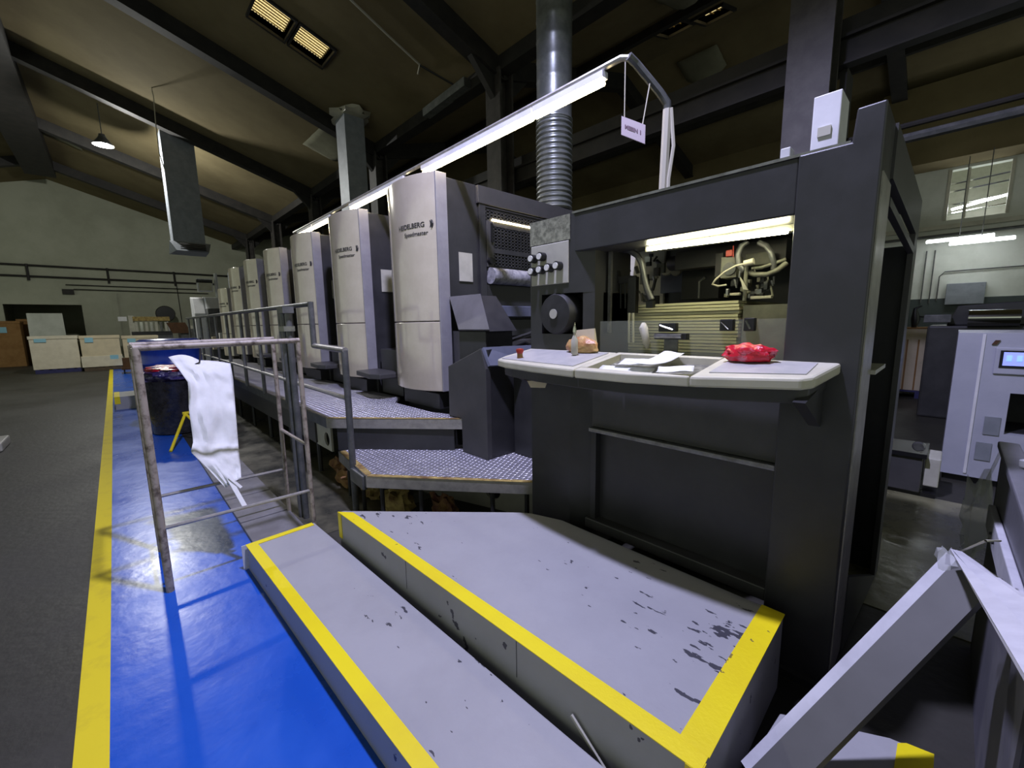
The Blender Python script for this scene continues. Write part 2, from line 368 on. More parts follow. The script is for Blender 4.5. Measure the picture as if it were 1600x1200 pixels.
for a in ((WX0, WX0+.05, 13.98, 14.2, WZ0, WZ1), (WX1-.05, WX1, 13.98, 14.2, WZ0, WZ1), (-.12, -.08, 14.05, 14.1, WZ0, WZ1)): box(*a).build('window_frame', 'panel_beige', win)
box(WX0-.5, WX1+.5, 15.4, 15.5, 3.2, 5.4).build('room_behind', 'panel_beige', win)
for z in (3.95, 4.15, 4.45, 4.62): MB().tube([(WX0-.3, 14.6, z), (WX1+.3, 14.5, z+.08)], .03, 8).build('pipe', 'chrome', win)
MB().tube([(WX0+.1, 14.5, 4.05), (WX1, 14.45, 4.2)], .025, 8).build('bright_tube', 'tube_cool', win)
for x, z0, z1 in ((-.62, 1.9, 3.1), (-.48, 1.9, 3.1)): MB().tube([(x, 13.95, z0), (x, 13.95, z1)], .012, 6).build('conduit', 'rail_grey', wro)
MB().tube([(-.36, 13.95, 1.95), (-.36, 13.95, 2.5), (-.28, 13.95, 2.6), (1.6, 13.95, 2.62)], .012, 6).build('conduit', 'rail_grey', wro)
MB().tube([(-3, 13.9, 3.4), (3, 13.9, 3.42)], .03, 6).build('conduit', 'rail_grey', wro)
for i, (x, y, z, l) in enumerate(((-.12, 13.3, 3.22, 1.0), (.2, 13.05, 3.10, .9))):
    t = thing('strip_lamp', (x, y, z), ('upper', 'lower')[i]+' of two cool white strip lamps on the white side wall', 'lamp')
    box(x-l/2, x+l/2, y+.02, y+.08, z+.0, z+.05).build('housing', 'white_paint', t); MB().tube([(x-l/2, y, z), (x+l/2, y, z)], .026, 8).build('bright_tube', 'tube_cool', t)
    MB().tube([(x, y+.05, z+.05), (x, y+.05, 4.9)], .008, 6).build('hanger', 'rail_grey', t)
# columns
def colum(x, label):
    t = thing('steel_column', (x, 5.75, 0), label, 'column', 'roof columns', 'structure')
    m = MB(); m.box(x-.2, x+.2, 5.58, 5.62, 0, 6.2); m.box(x-.2, x+.2, 5.88, 5.92, 0, 6.2); m.box(x-.02, x+.02, 5.6, 5.9, 0, 6.2); m.build('shaft', 'column', t)
    h = MB(); h.prism([(5.6, 5.7), (5.6, 6.3), (4.7, 6.62)], x-.06, x+.06, 'x'); h.prism([(5.9, 5.7), (6.8, 6.62), (5.9, 6.3)], x-.06, x+.06, 'x'); h.build('haunch', 'rafter', t)
for i, x in enumerate(COLX): colum(x, ['steel roof column behind the feeder', 'steel roof column behind the round duct', 'steel roof column behind the square duct', 'steel roof column rising behind the third printing unit', 'steel roof column rising behind the fourth printing unit', 'steel roof column nearest the far gable wall'][i])
tb = thing('trim_1', (-5, 6.05, 4.35), 'dark horizontal beam running behind the roof columns', 'beam', kind='structure')
MB().box(-12, 8, 5.98, 6.12, 4.28, 4.30).box(-12, 8, 5.98, 6.12, 4.55, 4.58).box(-12, 8, 6.04, 6.07, 4.3, 4.56).build('beam', 'rafter', tb)
box(-9, 8, 6.12, 6.3, 4.62, 4.8).build('cable_tray', 'rafter', tb)
MB().tube([(-1.2, 6.4, 3.49), (6, 6.4, 3.49)], .05, 8).build('pipe', 'rail_grey', tb); MB().tube([(-1.2, 6.4, 3.62), (6, 6.4, 3.62)], .03, 8).build('pipe', 'rafter', tb)
for x in (-1.1, 2.5): box(x-.03, x+.03, 6.1, 6.45, 3.4, 4.3).build('bracket', 'rafter', tb)
# ================================================================ LAMPS
def highbay(x, y, z, w, label, kind='POINT', off='', glow='lamp_glow', col=(.64, .64, 1), r=.13):
    t = thing('high_bay_lamp'+off, (x, y, z), label, 'lamp', 'high bay lamps')
    MB().lathe([(.07, .30), (.09, .22), (.20, .06), (.24, 0), (.235, 0), (.19, .06), (.06, .2)], (x, y, z), 'z', 20).build('shade', 'rail_grey', t, smooth=True)
    MB().blob((x, y, z+.05), (.09, .09, .09), 1, 0, 12, False).build('bulb', glow, t, smooth=True)
    zt = gab(y)
    MB().tube([(x, y, z+.28), (x, y, zt)], .012, 6).build('rod', 'rail_grey', t)
    l = bpy.data.lights.new('lamp_light'+off, kind); l.energy = w; l.color = col; l.shadow_soft_size = r
    if kind == 'SPOT': l.spot_size = math.radians(155); l.spot_blend = .4
    o = bpy.data.objects.new('lamp_light'+off, l); COL.objects.link(o); o.location = (x, y, z-.06); attach(o, t)
highbay(-1.5, 1.1, 6.0, HIGHBAY_W*4.2, 'high bay lamp hanging above the grey operator steps', 'SPOT', '_offscreen')
highbay(-17.6, .38, 6.9, FAR_W, 'lit high bay lamp hanging over the lane before the far gable wall', col=(.9, .9, .85))
# ---- light frame over the press
TY = 2.5
lf = thing('light_frame', (-1.4, 2.5, 2.2), 'steel pipe frame carrying the lamp tubes above the press', 'frame')
MB().tube([(-8.2, TY, 3.23), (-1.60, TY, 3.23), (-1.55, TY+.03, 3.22)], .02, 8).build('top_pipe', 'rail_galv', lf, smooth=True)
MB().tube([(-1.55, TY, 3.22), (-1.53, TY+.06, 3.19), (-1.42, TY+.16, 3.02), (-1.39, TY+.2, 2.96), (-1.385, TY+.2, 2.9)], .025, 8).build('bent_arm', 'rail_grey', lf, smooth=True)
MB().tube([(-1.385, TY+.2, 2.92), (-1.40, TY+.2, 2.228)], .028, 8).build('upright', 'rope', lf, smooth=True)
MB().tube([(-1.36, TY+.2, 2.92), (-1.345, TY+.22, 2.7), (-1.36, TY+.2, 2.5), (-1.36, TY+.2, 2.23)], .012, 6).build('cable', 'rope', lf, smooth=True)
for i, (a, b) in enumerate(((-1.72, -2.345), (-2.36, -3.93), (-4.3, -5.75), (-6.45, -7.18), (-7.24, -7.95))):
    t = thing('tube_lamp', (a, TY, 3.14), ['short lit tube lamp beside the hanging sign', 'long lit tube lamp above the gap before the first printing unit', 'lit tube lamp above the first and second printing units', 'lit tube lamp above the gap past the second printing unit', 'lit tube lamp above the third printing unit'][i], 'lamp', 'tube lamps over the press')
    box(b, a, TY-.03, TY+.03, 3.165, 3.205).build('batten', 'white_paint', t)
    MB().tube([(a-.01, TY, 3.14), (b+.01, TY, 3.14)], .019, 10).build('glass_tube', 'tube_glow', t, smooth=True)
sg = thing('hanging_sign', (-1.52, TY+.05, 2.80), 'small lilac machine sign hanging on two strings from the light frame', 'sign')
P = [(-1.59, TY, 2.89), (-1.455, TY+.06, 2.81), (-1.455, TY+.06, 2.70), (-1.59, TY, 2.78)]
def signpt(u, v): 
    a = Vector(P[0]).lerp(Vector(P[1]), u); b = Vector(P[3]).lerp(Vector(P[2]), u); return b.lerp(a, v)
nrm = Vector((.06, -.135, 0)).normalized()*.006
MB().hexa([Vector(p)+nrm for p in (P[3], P[2], P[1], P[0])], [Vector(p)-nrm for p in (P[3], P[2], P[1], P[0])]).build('plate', 'sign_face', sg)
text_mesh('lettering', 'MESIN 1', .2, lambda x, y: signpt(.5+x*1.0, .5+y*1.4)+nrm*1.3, 'sign_ink', sg, .01)
for u, q in ((.12, (-1.575, TY+.005, 3.2)), (.88, (-1.46, TY+.11, 3.08))): MB().tube([signpt(u, 1), q], .0035, 6).build('string', 'rope', sg)
# ================================================================ PRINTING UNITS
UZ0, UZ1, PITCH = .93, 3.0, 1.67
XL, XR = -4.36, -3.45
def cy(x): 
    u = (x-XL)/(XR-XL); return 2.18+.13*abs(2*u-1)**2.2
def make_unit(k):
    t = thing('printing_unit', (-3.9, 2.4, 0), '', 'press unit', 'printing units of the press')
    for nm, z0, z1 in (('upper_cover', 1.628, UZ1), ('lower_cover', UZ0, 1.619)):
        n = 20; prof = [(XL+(XR-XL)*i/n, cy(XL+(XR-XL)*i/n)) for i in range(n+1)]
        MB().prism(prof+[(XR, 2.44), (XL, 2.44)], z0, z1).build(nm, 'cover', t, bevel=.006, smooth=True)
    box(XR+.001, XR+.02, 2.305, 2.43, UZ0, UZ1).build('edge_trim', 'cover_edge', t, bevel=.004)
    box(-4.34, -3.46, 2.43, 4.42, .62, UZ1-.02).build('body', 'press_dark', t, bevel=.01)
    box(-4.3, -3.5, 2.5, 4.4, 0, .62).build('plinth', 'press_black', t)
    box(-4.2, -3.5, 2.3, 2.45, .745, .9).build('under_recess', 'press_black', t)
    fn = lambda ox, oz: (lambda x, y: Vector((ox+x, cy(ox+x)-.003, oz+y)))
    text_mesh('maker_lettering', 'HEIDELBERG', .064, fn(-3.735, 2.535), 'ink', t, .0016)
    text_mesh('model_lettering', 'Speedmaster', .056, fn(-3.67, 2.458), 'ink', t, .0009)
    em = MB()
    for i in range(3): em.prism([(-3.535+.022*i, 2.50), (-3.525+.022*i, 2.50), (-3.505+.02*i, 2.535), (-3.525+.022*i, 2.57), (-3.535+.022*i, 2.57), (-3.52+.022*i, 2.535)], cy(-3.5)-.004, cy(-3.5)+.01, 'y')
    em.build('emblem', 'ink', t)
    box(-3.452, -3.448, 2.56, 2.73, 2.02, 2.30).build('notice_plate', 'panel_beige' if k == 0 else 'white_paint', t)
    return t
U0 = make_unit(0)
ordn = ['closest to the feeder', 'second from the feeder', 'third from the feeder', 'fourth from the feeder', 'fifth from the feeder', 'sixth from the feeder', 'seventh from the feeder']
units = [U0]
for k in range(1, 7):
    u = copy_tree(U0, (-PITCH*k, 0, 0)); units.append(u)
for k, u in enumerate(units): u['label'] = 'dark printing unit with curved silver beige cover, '+ordn[k]
units[6].scale = (1, 1, .877)
# step pads between the units
for k in range(4):
    t = thing('footrest', (-4.75-PITCH*k, 2.15, .95), ['grey folding footrest between the first and second printing units', 'grey folding footrest between the second and third printing units', 'grey folding footrest between the third and fourth printing units', 'grey folding footrest between the fourth and fifth printing units'][k], 'footrest', 'footrests')
    x = -4.75-PITCH*k
    MB().prism([(x-.33, 2.42), (x-.30, 2.12), (x+.2, 2.06), (x+.34, 2.12), (x+.34, 2.42)], .985, 1.045).build('pad', 'press_mid', t, bevel=.01)
    box(x-.25, x+.28, 2.43, 2.7, .74, 1.3).build('bracket_box', 'press_dark', t, bevel=.01)
# ---- the side of the first unit that faces the feeder
sp = thing('guard_panel', (-3.44, 2.8, 1.7), 'dark guard grille panel on the side of the first printing unit', 'guard panel')
SX = -3.445
box(SX-.01, SX+.03, 2.80, 4.5, 2.80, 2.97).build('top_rail', 'press_mid', sp, bevel=.004)
box(SX-.01, SX+.02, 2.82, 2.90, 1.5, 2.80).build('side_rail', 'press_dark', sp, bevel=.004)
box(SX-.005, SX+.004, 2.90, 4.5, 2.1, 2.80).build('backing', 'press_black', sp)
g = MB()
y = 2.90
while y < 4.4: g.box(SX+.006, SX+.02, y, y+.014, 2.2, 2.76); y += .05
z = 2.20
while z < 2.78: g.box(SX+.006, SX+.02, 2.90, 4.4, z, z+.012); z += .032
for zz in (2.33, 2.60): g.box(SX+.005, SX+.024, 2.90, 4.4, zz, zz+.05)
g.build('grille', 'press_dark', sp)
box(SX+.01, SX+.035, 2.90, 2.99, 2.18, 2.64).build('hinge_plate', 'press_mid', sp, bevel=.004)
box(SX+.035, SX+.05, 2.95, 2.975, 2.43, 2.62).build('handle', 'black', sp)
MB().tube([(SX+.03, 2.93, 2.24), (SX+.075, 2.93, 2.24)], .035, 14).build('knob', 'black', sp, smooth=True)
MB().tube([(SX+.03, 2.98, 2.66), (SX+.03, 3.75, 2.66)], .010, 8).build('bright_tube', 'tube_glow', sp)  # emissive bar across the upper part of the grille
MB().tube([(SX+.05, 2.92, 2.09), (SX+.05, 4.2, 2.09)], .085, 16).build('cloth_roller', 'cloth_ink', sp, smooth=True)
box(SX, SX+.02, 2.9, 4.4, 1.78, 2.0).build('gap_plate', 'press_black', sp)
box(SX, SX+.12, 2.95, 4.4, 1.66, 1.78).build('blue_bar', 'instrument_blue', sp, bevel=.01)
box(SX, SX+.06, 2.95, 4.4, 1.45, 1.64).build('lower_plate', 'press_dark', sp, bevel=.01)
box(SX, SX+.25, 3.0, 4.4, 1.30, 1.42).build('feed_board', 'press_mid', sp, bevel=.01)
demote(sp, U0)
sl = thing('slanted_cabinet', (-3.1, 2.4, .73), 'dark cabinet with a slanted grey top panel beside the first printing unit', 'cabinet')
a0, a1, b0, b1 = (-3.43, 2.42, 1.85), (-2.95, 2.42, 1.85), (-2.67, 2.275, 1.535), (-3.10, 2.275, 1.535)
MB().hexa([b1, b0, a1, a0], [Vector(p)+Vector((.02, -.02, .01)) for p in (b1, b0, a1, a0)]).build('slanted_panel', 'panel_grey', sl, bevel=.004)
MB().prism([(-3.11, 2.285), (-2.735, 2.285), (-2.735, 2.6), (-3.43, 2.6), (-3.43, 2.44)], .745, 1.53).build('body', 'press_dark', sl, bevel=.006)
MB().hexa([(-3.10, 2.285, 1.53), (-2.68, 2.285, 1.53), (-2.68, 2.6, 1.53), (-3.42, 2.6, 1.53)], [(-3.43, 2.43, 1.845), (-2.955, 2.43, 1.845), (-2.95, 2.6, 1.845), (-3.43, 2.6, 1.845)]).build('upper_body', 'press_dark', sl)
cb = thing('feed_cabinet', (-2.9, 2.4, .43), 'dark low cabinet with sloping top edge standing on the lower tread plate', 'cabinet')
MB().prism([(-3.2, .745), (-3.008, .745), (-3.008, .435), (-2.65, .435), (-2.65, 1.22), (-2.71, 1.39), (-3.19, 1.21)], 2.205, 2.26, 'y').build('front_panel', 'press_mid', cb, bevel=.004)
MB().prism([(2.24, .435), (2.60, .435), (2.60, 1.395), (2.47, 1.40), (2.24, 1.38)], -2.72, -2.655, 'x').build('side_panel', 'press_dark', cb, bevel=.004)
MB().hexa([(-2.71, 2.215, 1.385), (-2.65, 2.23, 1.24), (-2.42, 2.6, 1.24), (-2.45, 2.6, 1.40)], [(-2.70, 2.225, 1.40), (-2.63, 2.24, 1.25), (-2.40, 2.6, 1.25), (-2.44, 2.6, 1.41)]).build('sloping_lid', 'instrument_blue', cb)
box(-2.63, -2.0, 2.5, 3.6, .435, 1.25).build('transfer_box', 'press_dark', cb, bevel=.01)
fb = thing('feed_table', (-2.6, 3.0, 1.25), 'dark sheet feed table between the first printing unit and the feeder', 'feed table')
box(-3.193, -1.98, 2.7, 4.3, 1.248, 1.32).build('board', 'press_dark', fb, bevel=.01)
for i, (p, q, r) in enumerate((((-3.2, 2.75, 1.36), (-1.98, 2.8, 1.68), .02), ((-2.9, 2.66, 1.34), (-2.0, 2.78, 1.48), .025))): MB().tube([p, q], r, 8).build('guide_rod', 'steel', fb)
for i in range(9): MB().blob((-2.75+.09*i, 2.665+.012*i, 1.36), (.03, .03, .035), i, .3, 8).build('clamp', 'steel' if i % 2 else 'black', fb)
MB().tube([(-2.8, 2.68, 1.37), (-2.6, 2.64, 1.42), (-2.35, 2.65, 1.36), (-2.05, 2.68, 1.46)], .018, 8).build('cable', 'black', fb, smooth=True)
# ================================================================ ducts
rd = thing('round_duct', (-3.62, 4.2, 2.98), 'round ribbed metal duct rising from the first printing unit to the roof', 'duct')
pr = []; z = 2.98
while z < 4.05: pr += [(.205, z), (.225, z+.02), (.225, z+.035), (.205, z+.055)]; z += .06
MB().lathe(pr, (-3.62, 4.2, 0), 'z', 28).build('ribbed_sleeve', 'duct_galv', rd, smooth=True)
pr = []; z = 4.0
while z < 6.7: pr += [(.213, z), (.217, z+.02), (.213, z+.04)]; z += .22
MB().lathe(pr, (-3.62, 4.2, 0), 'z', 28).build('spiral_pipe', 'duct_galv', rd, smooth=True)
sd = thing('square_duct', (-10.6, 4.7, 3), 'square grey duct rising behind the third printing unit through the roof', 'duct')
box(-10.9, -10.38, 4.5, 4.98, 2.9, 6.58).build('shaft', 'duct_blue', sd)
MB().blob((-10.65, 4.72, 6.6), (.62, .42, .09), 3, .3, 18).build('foam_collar', 'cream', sd, smooth=True)
hd = thing('supply_duct', (-16.8, 2.0, 4), 'grey supply duct with a slatted outlet hanging from the roof slope', 'duct')
box(-17.3, -16.6, 1.62, 2.42, 4.15, 7.4).build('shaft', 'duct_blue', hd)
MB().hexa([(-17.4, 1.55, 3.92), (-16.35, 1.65, 3.92), (-16.35, 2.45, 3.92), (-17.4, 2.5, 3.92)], [(-17.3, 1.62, 4.18), (-16.58, 1.52, 4.22), (-16.58, 2.55, 4.22), (-17.3, 2.42, 4.18)]).build('outlet', 'duct_blue', hd)
for i in range(4):
    zz = 3.97+i*.05; MB().hexa([(-16.36, 1.75, zz), (-16.32, 1.75, zz-.01), (-16.32, 2.38, zz-.01), (-16.36, 2.38, zz)], [(-16.38, 1.75, zz+.03), (-16.34, 1.75, zz+.02), (-16.34, 2.38, zz+.02), (-16.38, 2.38, zz+.03)]).build('slat', 'press_black', hd)
wi = thing('roof_cable', (-14, 1.2, 7), 'thin pale cable hanging down beside the supply duct', 'cable')
MB().tube([(-14.8, 1.40, roofz(1.40)+.02), onx(240, 152, -14.8), onx(243, 190, -14.8), onx(249, 240, -14.8), onx(258, 267, -14.8)], .012, 6).build('wire', 'rope', wi)
rp = thing('roof_pipe', (-8, 4.5, 7), 'pale bent conduit running down the roof lining past the skylight', 'conduit')
MB().tube([(-7.5, 3.3, roofz(3.3)-.06), (-7.6, 4.2, roofz(4.2)-.06), (-7.66, 4.9, roofz(4.9)-.06), (-7.9, 5.0, roofz(5)-.06)], .02, 8).build('conduit', 'rope', rp)
MB().tube([(-7.66, 4.9, roofz(4.9)-.07), (-7.4, 5.5, 6.35)], .02, 8).build('conduit', 'black', rp)
# ================================================================ FEEDER
fd = thing('press_feeder', (-1.1, 3.0, 0), 'dark sheet feeder tower of the press with pile opening and hand wheel', 'press feeder')
lc = MB()
LCP = [(-1.97, 2.045), (-1.63, 2.045), (-1.5, 2.11), (-1.5, 2.5), (-1.97, 2.5)]
lc.prism(LCP, 1.775, 2.235); lc.prism(LCP, .12, 1.525)
lc.box(-1.97, -1.87, 2.045, 2.5, 1.525, 1.775); lc.box(-1.87, -1.5, 2.2, 2.5, 1.525, 1.775); lc.prism([(-1.565, 2.08), (-1.5, 2.11), (-1.5, 2.5), (-1.565, 2.5)], 1.525, 1.775)
lco = lc.build('left_column', 'press_dark', fd)
box(-1.955, -1.645, 2.037, 2.047, 1.835, 2.085).build('control_panel', 'panel_beige', lco, bevel=.004)
MB().hexa([(-1.965, 2.04, 2.09), (-1.635, 2.04, 2.09), (-1.635, 2.06, 2.09), (-1.965, 2.06, 2.09)], [(-1.965, 2.038, 2.235), (-1.635, 2.038, 2.235), (-1.635, 2.06, 2.235), (-1.965, 2.06, 2.235)]).build('worn_cap', 'panel_worn', lco)
for x, zz in ((-1.92, 2.005), (-1.845, 2.01), (-1.92, 1.925), (-1.85, 1.93), (-1.78, 1.935), (-1.71, 1.94)):
    b = MB().tube([(x, 2.037, zz), (x, 1.995, zz)], .027, 16).build('knob', 'black', fd, smooth=True)
    MB().tube([(x, 1.995, zz), (x, 1.988, zz)], .019, 14).build('knob_cap', 'button_white', b)
hw = MB().lathe([(.02, 2.2), (.115, 2.17), (.128, 2.15), (.128, 2.035), (.118, 2.015), (.03, 2.008), (.03, 2.004)], (-1.735, 0, 1.65), 'y', 40).build('hand_wheel', 'rubber', fd, smooth=True)
MB().lathe([(.0, 2.006), (.03, 2.006), (.03, 2.0), (0.001, 2.0)], (-1.735, 0, 1.65), 'y', 20).build('wheel_cap', 'panel_beige', hw)
box(-1.63, -.49, 2.055, 2.3, 2.015, 2.235).build('top_beam', 'press_dark', fd, bevel=.006)
box(-1.97, -.26, 2.3, 3.4, 2.19, 2.235).build('roof_plate', 'press_dark', fd, bevel=.004)
box(-1.63, -.33, 2.05, 2.07, 2.234, 2.246).build('bright_edge', 'steel', fd)
MB().prism([(-.49, .03), (-.235, .03), (-.235, 2.352), (-.318, 2.35), (-.326, 2.237), (-.49, 2.237)], 2.045, 2.32, 'y').build('right_column', 'press_dark', fd, bevel=.006)
box(-.2345, -.2295, 2.07, 2.315, .05, 2.12).build('edge_strip', 'rail_galv', fd)
box(-.49, -.25, 2.02, 2.3, 0, .035).build('column_foot', 'press_black', fd)
# end face (runs slightly askew)
ex = lambda Y: -.235+.0322*(Y-2.045)
ez = lambda Y, z: z-.105*(Y-2.33) if z > .5 else z
def epanel(y0, y1, zb0, zt0, zb1, zt1, m, name, dx=0, th=.025):
    MB().hexa([(ex(y0)-th+dx, y0, zb0), (ex(y0)+dx, y0, zb0), (ex(y1)+dx, y1, zb1), (ex(y1)-th+dx, y1, zb1)], [(ex(y0)-th+dx, y0, zt0), (ex(y0)+dx, y0, zt0), (ex(y1)+dx, y1, zt1), (ex(y1)-th+dx, y1, zt1)]).build(name, m, fd)
EY = 3.36
epanel(2.32, EY, 2.145, 2.352, ez(EY, 2.145), ez(EY, 2.345), 'press_mid', 'end_top_panel')
epanel(2.32, EY, 2.04, 2.075, ez(EY, 2.04), ez(EY, 2.075), 'press_mid', 'end_rail')
epanel(3.24, EY, 0, 2.1, 0, 1.99, 'press_mid', 'end_jamb')
epanel(2.32, 3.24, .03, .42, .0, .02, 'press_mid', 'end_foot_plate')
box(-.27, -.212, 2.3, 2.66, 1.36, 1.378).build('end_shelf', 'panel_beige', fd)
box(-.52, -.49, 2.3, 3.35, .3, 2.15).build('inner_wall', 'press_dark', fd)
MB().box(-1.97, -.56, 3.43, 3.5, .1, 2.2).box(-.56, -.21, 3.34, 3.5, .0, 2.0).build('rear_wall', 'press_dark', fd)
box(-1.96, -1.9, 2.5, 3.43, .1, 1.35).build('inner_side', 'press_dark', fd)
# lower front
box(-1.5, -.49, 2.10, 2.14, .955, 1.36).build('upper_apron', 'press_mid', fd)
box(-1.5, -.49, 2.06, 2.14, .928, .952).build('apron_ledge', 'steel', fd, bevel=.004)
box(-1.5, -.49, 2.135, 2.16, .36, .93).build('lower_panel', 'press_dark', fd)
box(-1.52, -.49, 2.06, 2.14, .295, .36).build('bottom_rail', 'press_mid', fd, bevel=.006)
box(-1.5, -1.46, 2.085, 2.15, .36, .93).build('panel_stile', 'press_dark', fd)
# console
cz = lambda Y: 1.425-.15*(2.045-Y)
CP = [(-1.97, 2.045), (-1.975, 1.80), (-1.95, 1.72), (-1.85, 1.69), (-1.6, 1.66), (-1.3, 1.645), (-1.0, 1.65), (-.7, 1.69), (-.36, 1.775), (-.33, 1.81), (-.29, 2.045)]
def slopeprism(poly, th, dz=0):
    m = MB(); n = len(poly)
    m.add([(x, y, cz(y)-th+dz) for x, y in poly]+[(x, y, cz(y)+dz) for x, y in poly], [tuple(range(n-1, -1, -1)), tuple(range(n, 2*n))]+[(i, (i+1) % n, n+(i+1) % n, n+i) for i in range(n)]); return m
co = thing('control_console', (-1.1, 1.85, 1.36), 'cream topped control console shelf across the front of the feeder', 'console')
TRX0, TRX1, TRY0, TRY1 = -1.25, -.73, 1.70, 2.005
def seg(x0, x1):
    pts = [p for p in CP[1:-1] if x0 < p[0] < x1]
    def yf(x):
        for a, b in zip(CP[1:-2], CP[2:-1]):
            if min(a[0], b[0]) <= x <= max(a[0], b[0]) and a[0] != b[0]: return a[1]+(b[1]-a[1])*(x-a[0])/(b[0]-a[0])
        return 2.0
    return yf, pts
yf, _ = seg(-2, 0)
def strip(x0, x1, yb0, yb1, extra=None): return [(x0, yb0)]+[(x0, yf(x0))]+[p for p in CP[1:-1] if x0 < p[0] < x1]+[(x1, yf(x1))]+[(x1, yb1)]
slopeprism([CP[0]]+CP[1:5]+[(-1.295, yf(-1.295)), (-1.295, 2.045)], .045).build('left_top', 'cream', co, bevel=.010)
slopeprism([(-1.288, yf(-1.288)), CP[6], (TRX1, yf(TRX1)), (TRX1, TRY0), (TRX0, TRY0), (-1.288, TRY0)], .045).build('front_strip', 'cream', co, bevel=.008)
slopeprism([(TRX1, 2.045), (TRX1, yf(TRX1)), CP[7], CP[8], CP[9], CP[10]], .045).build('right_top', 'cream', co, bevel=.010)
slopeprism([(-1.288, TRY1), (TRX1, TRY1), (TRX1, 2.045), (-1.288, 2.045)], .045).build('rear_strip', 'cream', co)
slopeprism([(-1.288, TRY0), (TRX0, TRY0), (TRX0, TRY1), (-1.288, TRY1)], .045).build('tray_border', 'cream', co)
slopeprism([(TRX0-.02, TRY0-.01), (TRX1+.02, TRY0-.01), (TRX1+.02, TRY1+.01), (TRX0-.02, TRY1+.01)], .010, -.033).build('tray_floor', 'panel_worn', co)
for x0, x1, y0, y1 in ((-1.92, -1.33, 1.73, 1.69), (-.68, -.36, 1.76, 1.83)): slopeprism([(x0, y0), (x1, y1), (x1, 2.01), (x0, 2.01)], .004, .004).build('touch_panel', 'console_face', co)
slopeprism([(x*.97-.03, y+.035) for x, y in CP[1:-1]]+[(-.33, 2.045), (-1.94, 2.045)], .06, -.046).build('underframe', 'press_dark', co, bevel=.006)
for x in (-1.9, -.36): MB().prism([(1.75, 1.30), (2.045, 1.34), (2.045, 1.16)], x-.02, x+.02, 'x').build('support_bracket', 'press_dark', co)
MB().tube([(-1.80, 1.77, cz(1.77)), (-1.80, 1.77, cz(1.77)+.03)], .017, 14).build('button_base', 'carton_brown', co); 
MB().lathe([(.015, 0), (.024, .018), (.022, .03), (.004, .033)], (-1.80, 1.77, cz(1.77)+.028), 'z', 16).build('stop_button', 'red_plastic', co, smooth=True)
MB().prism([(-1.83, 1.235), (-1.66, 1.25), (-1.68, 1.205), (-1.80, 1.195)], 1.86, 1.865, 'y').build('hanging_tag', 'carton_tan', co)
def paper(name, c, w, d, rz, z, label, m='paper', curl=.01, seed=0):
    def fn(u, v):
        x, y = (u-.5)*w, (v-.5)*d; X = c[0]+x*math.cos(rz)-y*math.sin(rz); Y = c[1]+x*math.sin(rz)+y*math.cos(rz)
        return (X, Y, cz(Y)+z+curl*(2*v-1)**2+.006*noise.noise((u*2, v*2, seed)))
    return tag(MB().grid(fn, 6, 6).build(name, m, None, smooth=True, solid=.0015), label, 'paper', 'papers on the console tray')
paper('paper_sheet', (-1.08, 1.762), .28, .08, .05, -.02, 'curled white paper sheet lying along the front of the console tray')
paper('paper_sheet', (-1.08, 1.85), .15, .12, .1, -.006, 'white paper note lying in the middle of the console tray', seed=2)
paper('paper_sheet', (-.98, 1.88), .12, .26, -.25, .004, 'folded white sheet bridging the console tray', seed=3, curl=.02)
paper('paper_sheet', (-.83, 1.77), .15, .10, .35, -.006, 'white paper slip at the tray edge by the right control panel', seed=4)
MB_ = MB().blob((-1.50, 1.99, cz(1.99)+.038), (.105, .045, .06), 4, .12, 20); bb = thing('brown_packet', (-1.5, 1.99, 1.42), 'crumpled brown plastic packet on the console beside the left column', 'packet')
MB_.build('wrapper', 'bag_brown', bb, smooth=True)
MB().hexa([(-1.56, 1.99, 1.46), (-1.42, 2.0, 1.46), (-1.42, 2.03, 1.46), (-1.56, 2.03, 1.46)], [(-1.55, 2.0, 1.55), (-1.43, 2.01, 1.56), (-1.43, 2.02, 1.56), (-1.55, 2.02, 1.55)]).build('card', 'carton_tan', bb)
gb = thing('glue_bottle', (-1.49, 1.905, 1.41), 'small clear glue bottle with pointed cap before the brown packet', 'bottle')
MB().lathe([(.012, 0), (.02, .01), (.02, .085), (.008, .115), (.008, .135)], (-1.49, 1.905, cz(1.905)+.006), 'z', 14).build('body', 'rope', gb, smooth=True)
MB().lathe([(.012, 0), (.010, .02), (.004, .05), (.002, .055)], (-1.49, 1.905, cz(1.905)+.137), 'z', 12).build('cap', 'chrome', gb, smooth=True)
rb = thing('red_bag', (-.61, 1.96, 1.42), 'crumpled red and white plastic bag on the right end of the console', 'bag')
MB().blob((-.60, 1.97, cz(1.97)+.034), (.10, .05, .05), 9, .14, 26, True, 3).build('bag_body', 'bag_red', rb, smooth=True)
# pile and inside of the feeder
pl = thing('paper_pile', (-1.05, 2.9, .6), 'tall pile of cream paper stock inside the feeder opening', 'paper stack')
z = 1.0; i = 0
while z < 1.70:
    dx, dy = random.uniform(-.004, .004), random.uniform(-.005, .005)
    box(-1.42+dx, -.78+dx, 2.36+dy, 3.2, z, z+.0135).build('ream', 'pile_paper', pl); z += .0175
box(-1.44, -.768, 2.34, 3.25, .55, 1.0).build('lower_pile', 'pile_paper', pl)
gi = thing('pile_side_plate', (-.66, 2.45, 1.0), 'olive grey side plate right of the paper pile in the feeder', 'machine plate')
box(-.765, -.525, 2.38, 2.42, .9, 1.67).build('plate', 'hose', gi)
gp = thing('guard_pane', (-.98, 2.13, 1.42), 'low clear acrylic guard across the feeder opening', 'guard')
box(-1.47, -.50, 2.125, 2.131, 1.40, 1.60).build('pane', 'acrylic', gp)
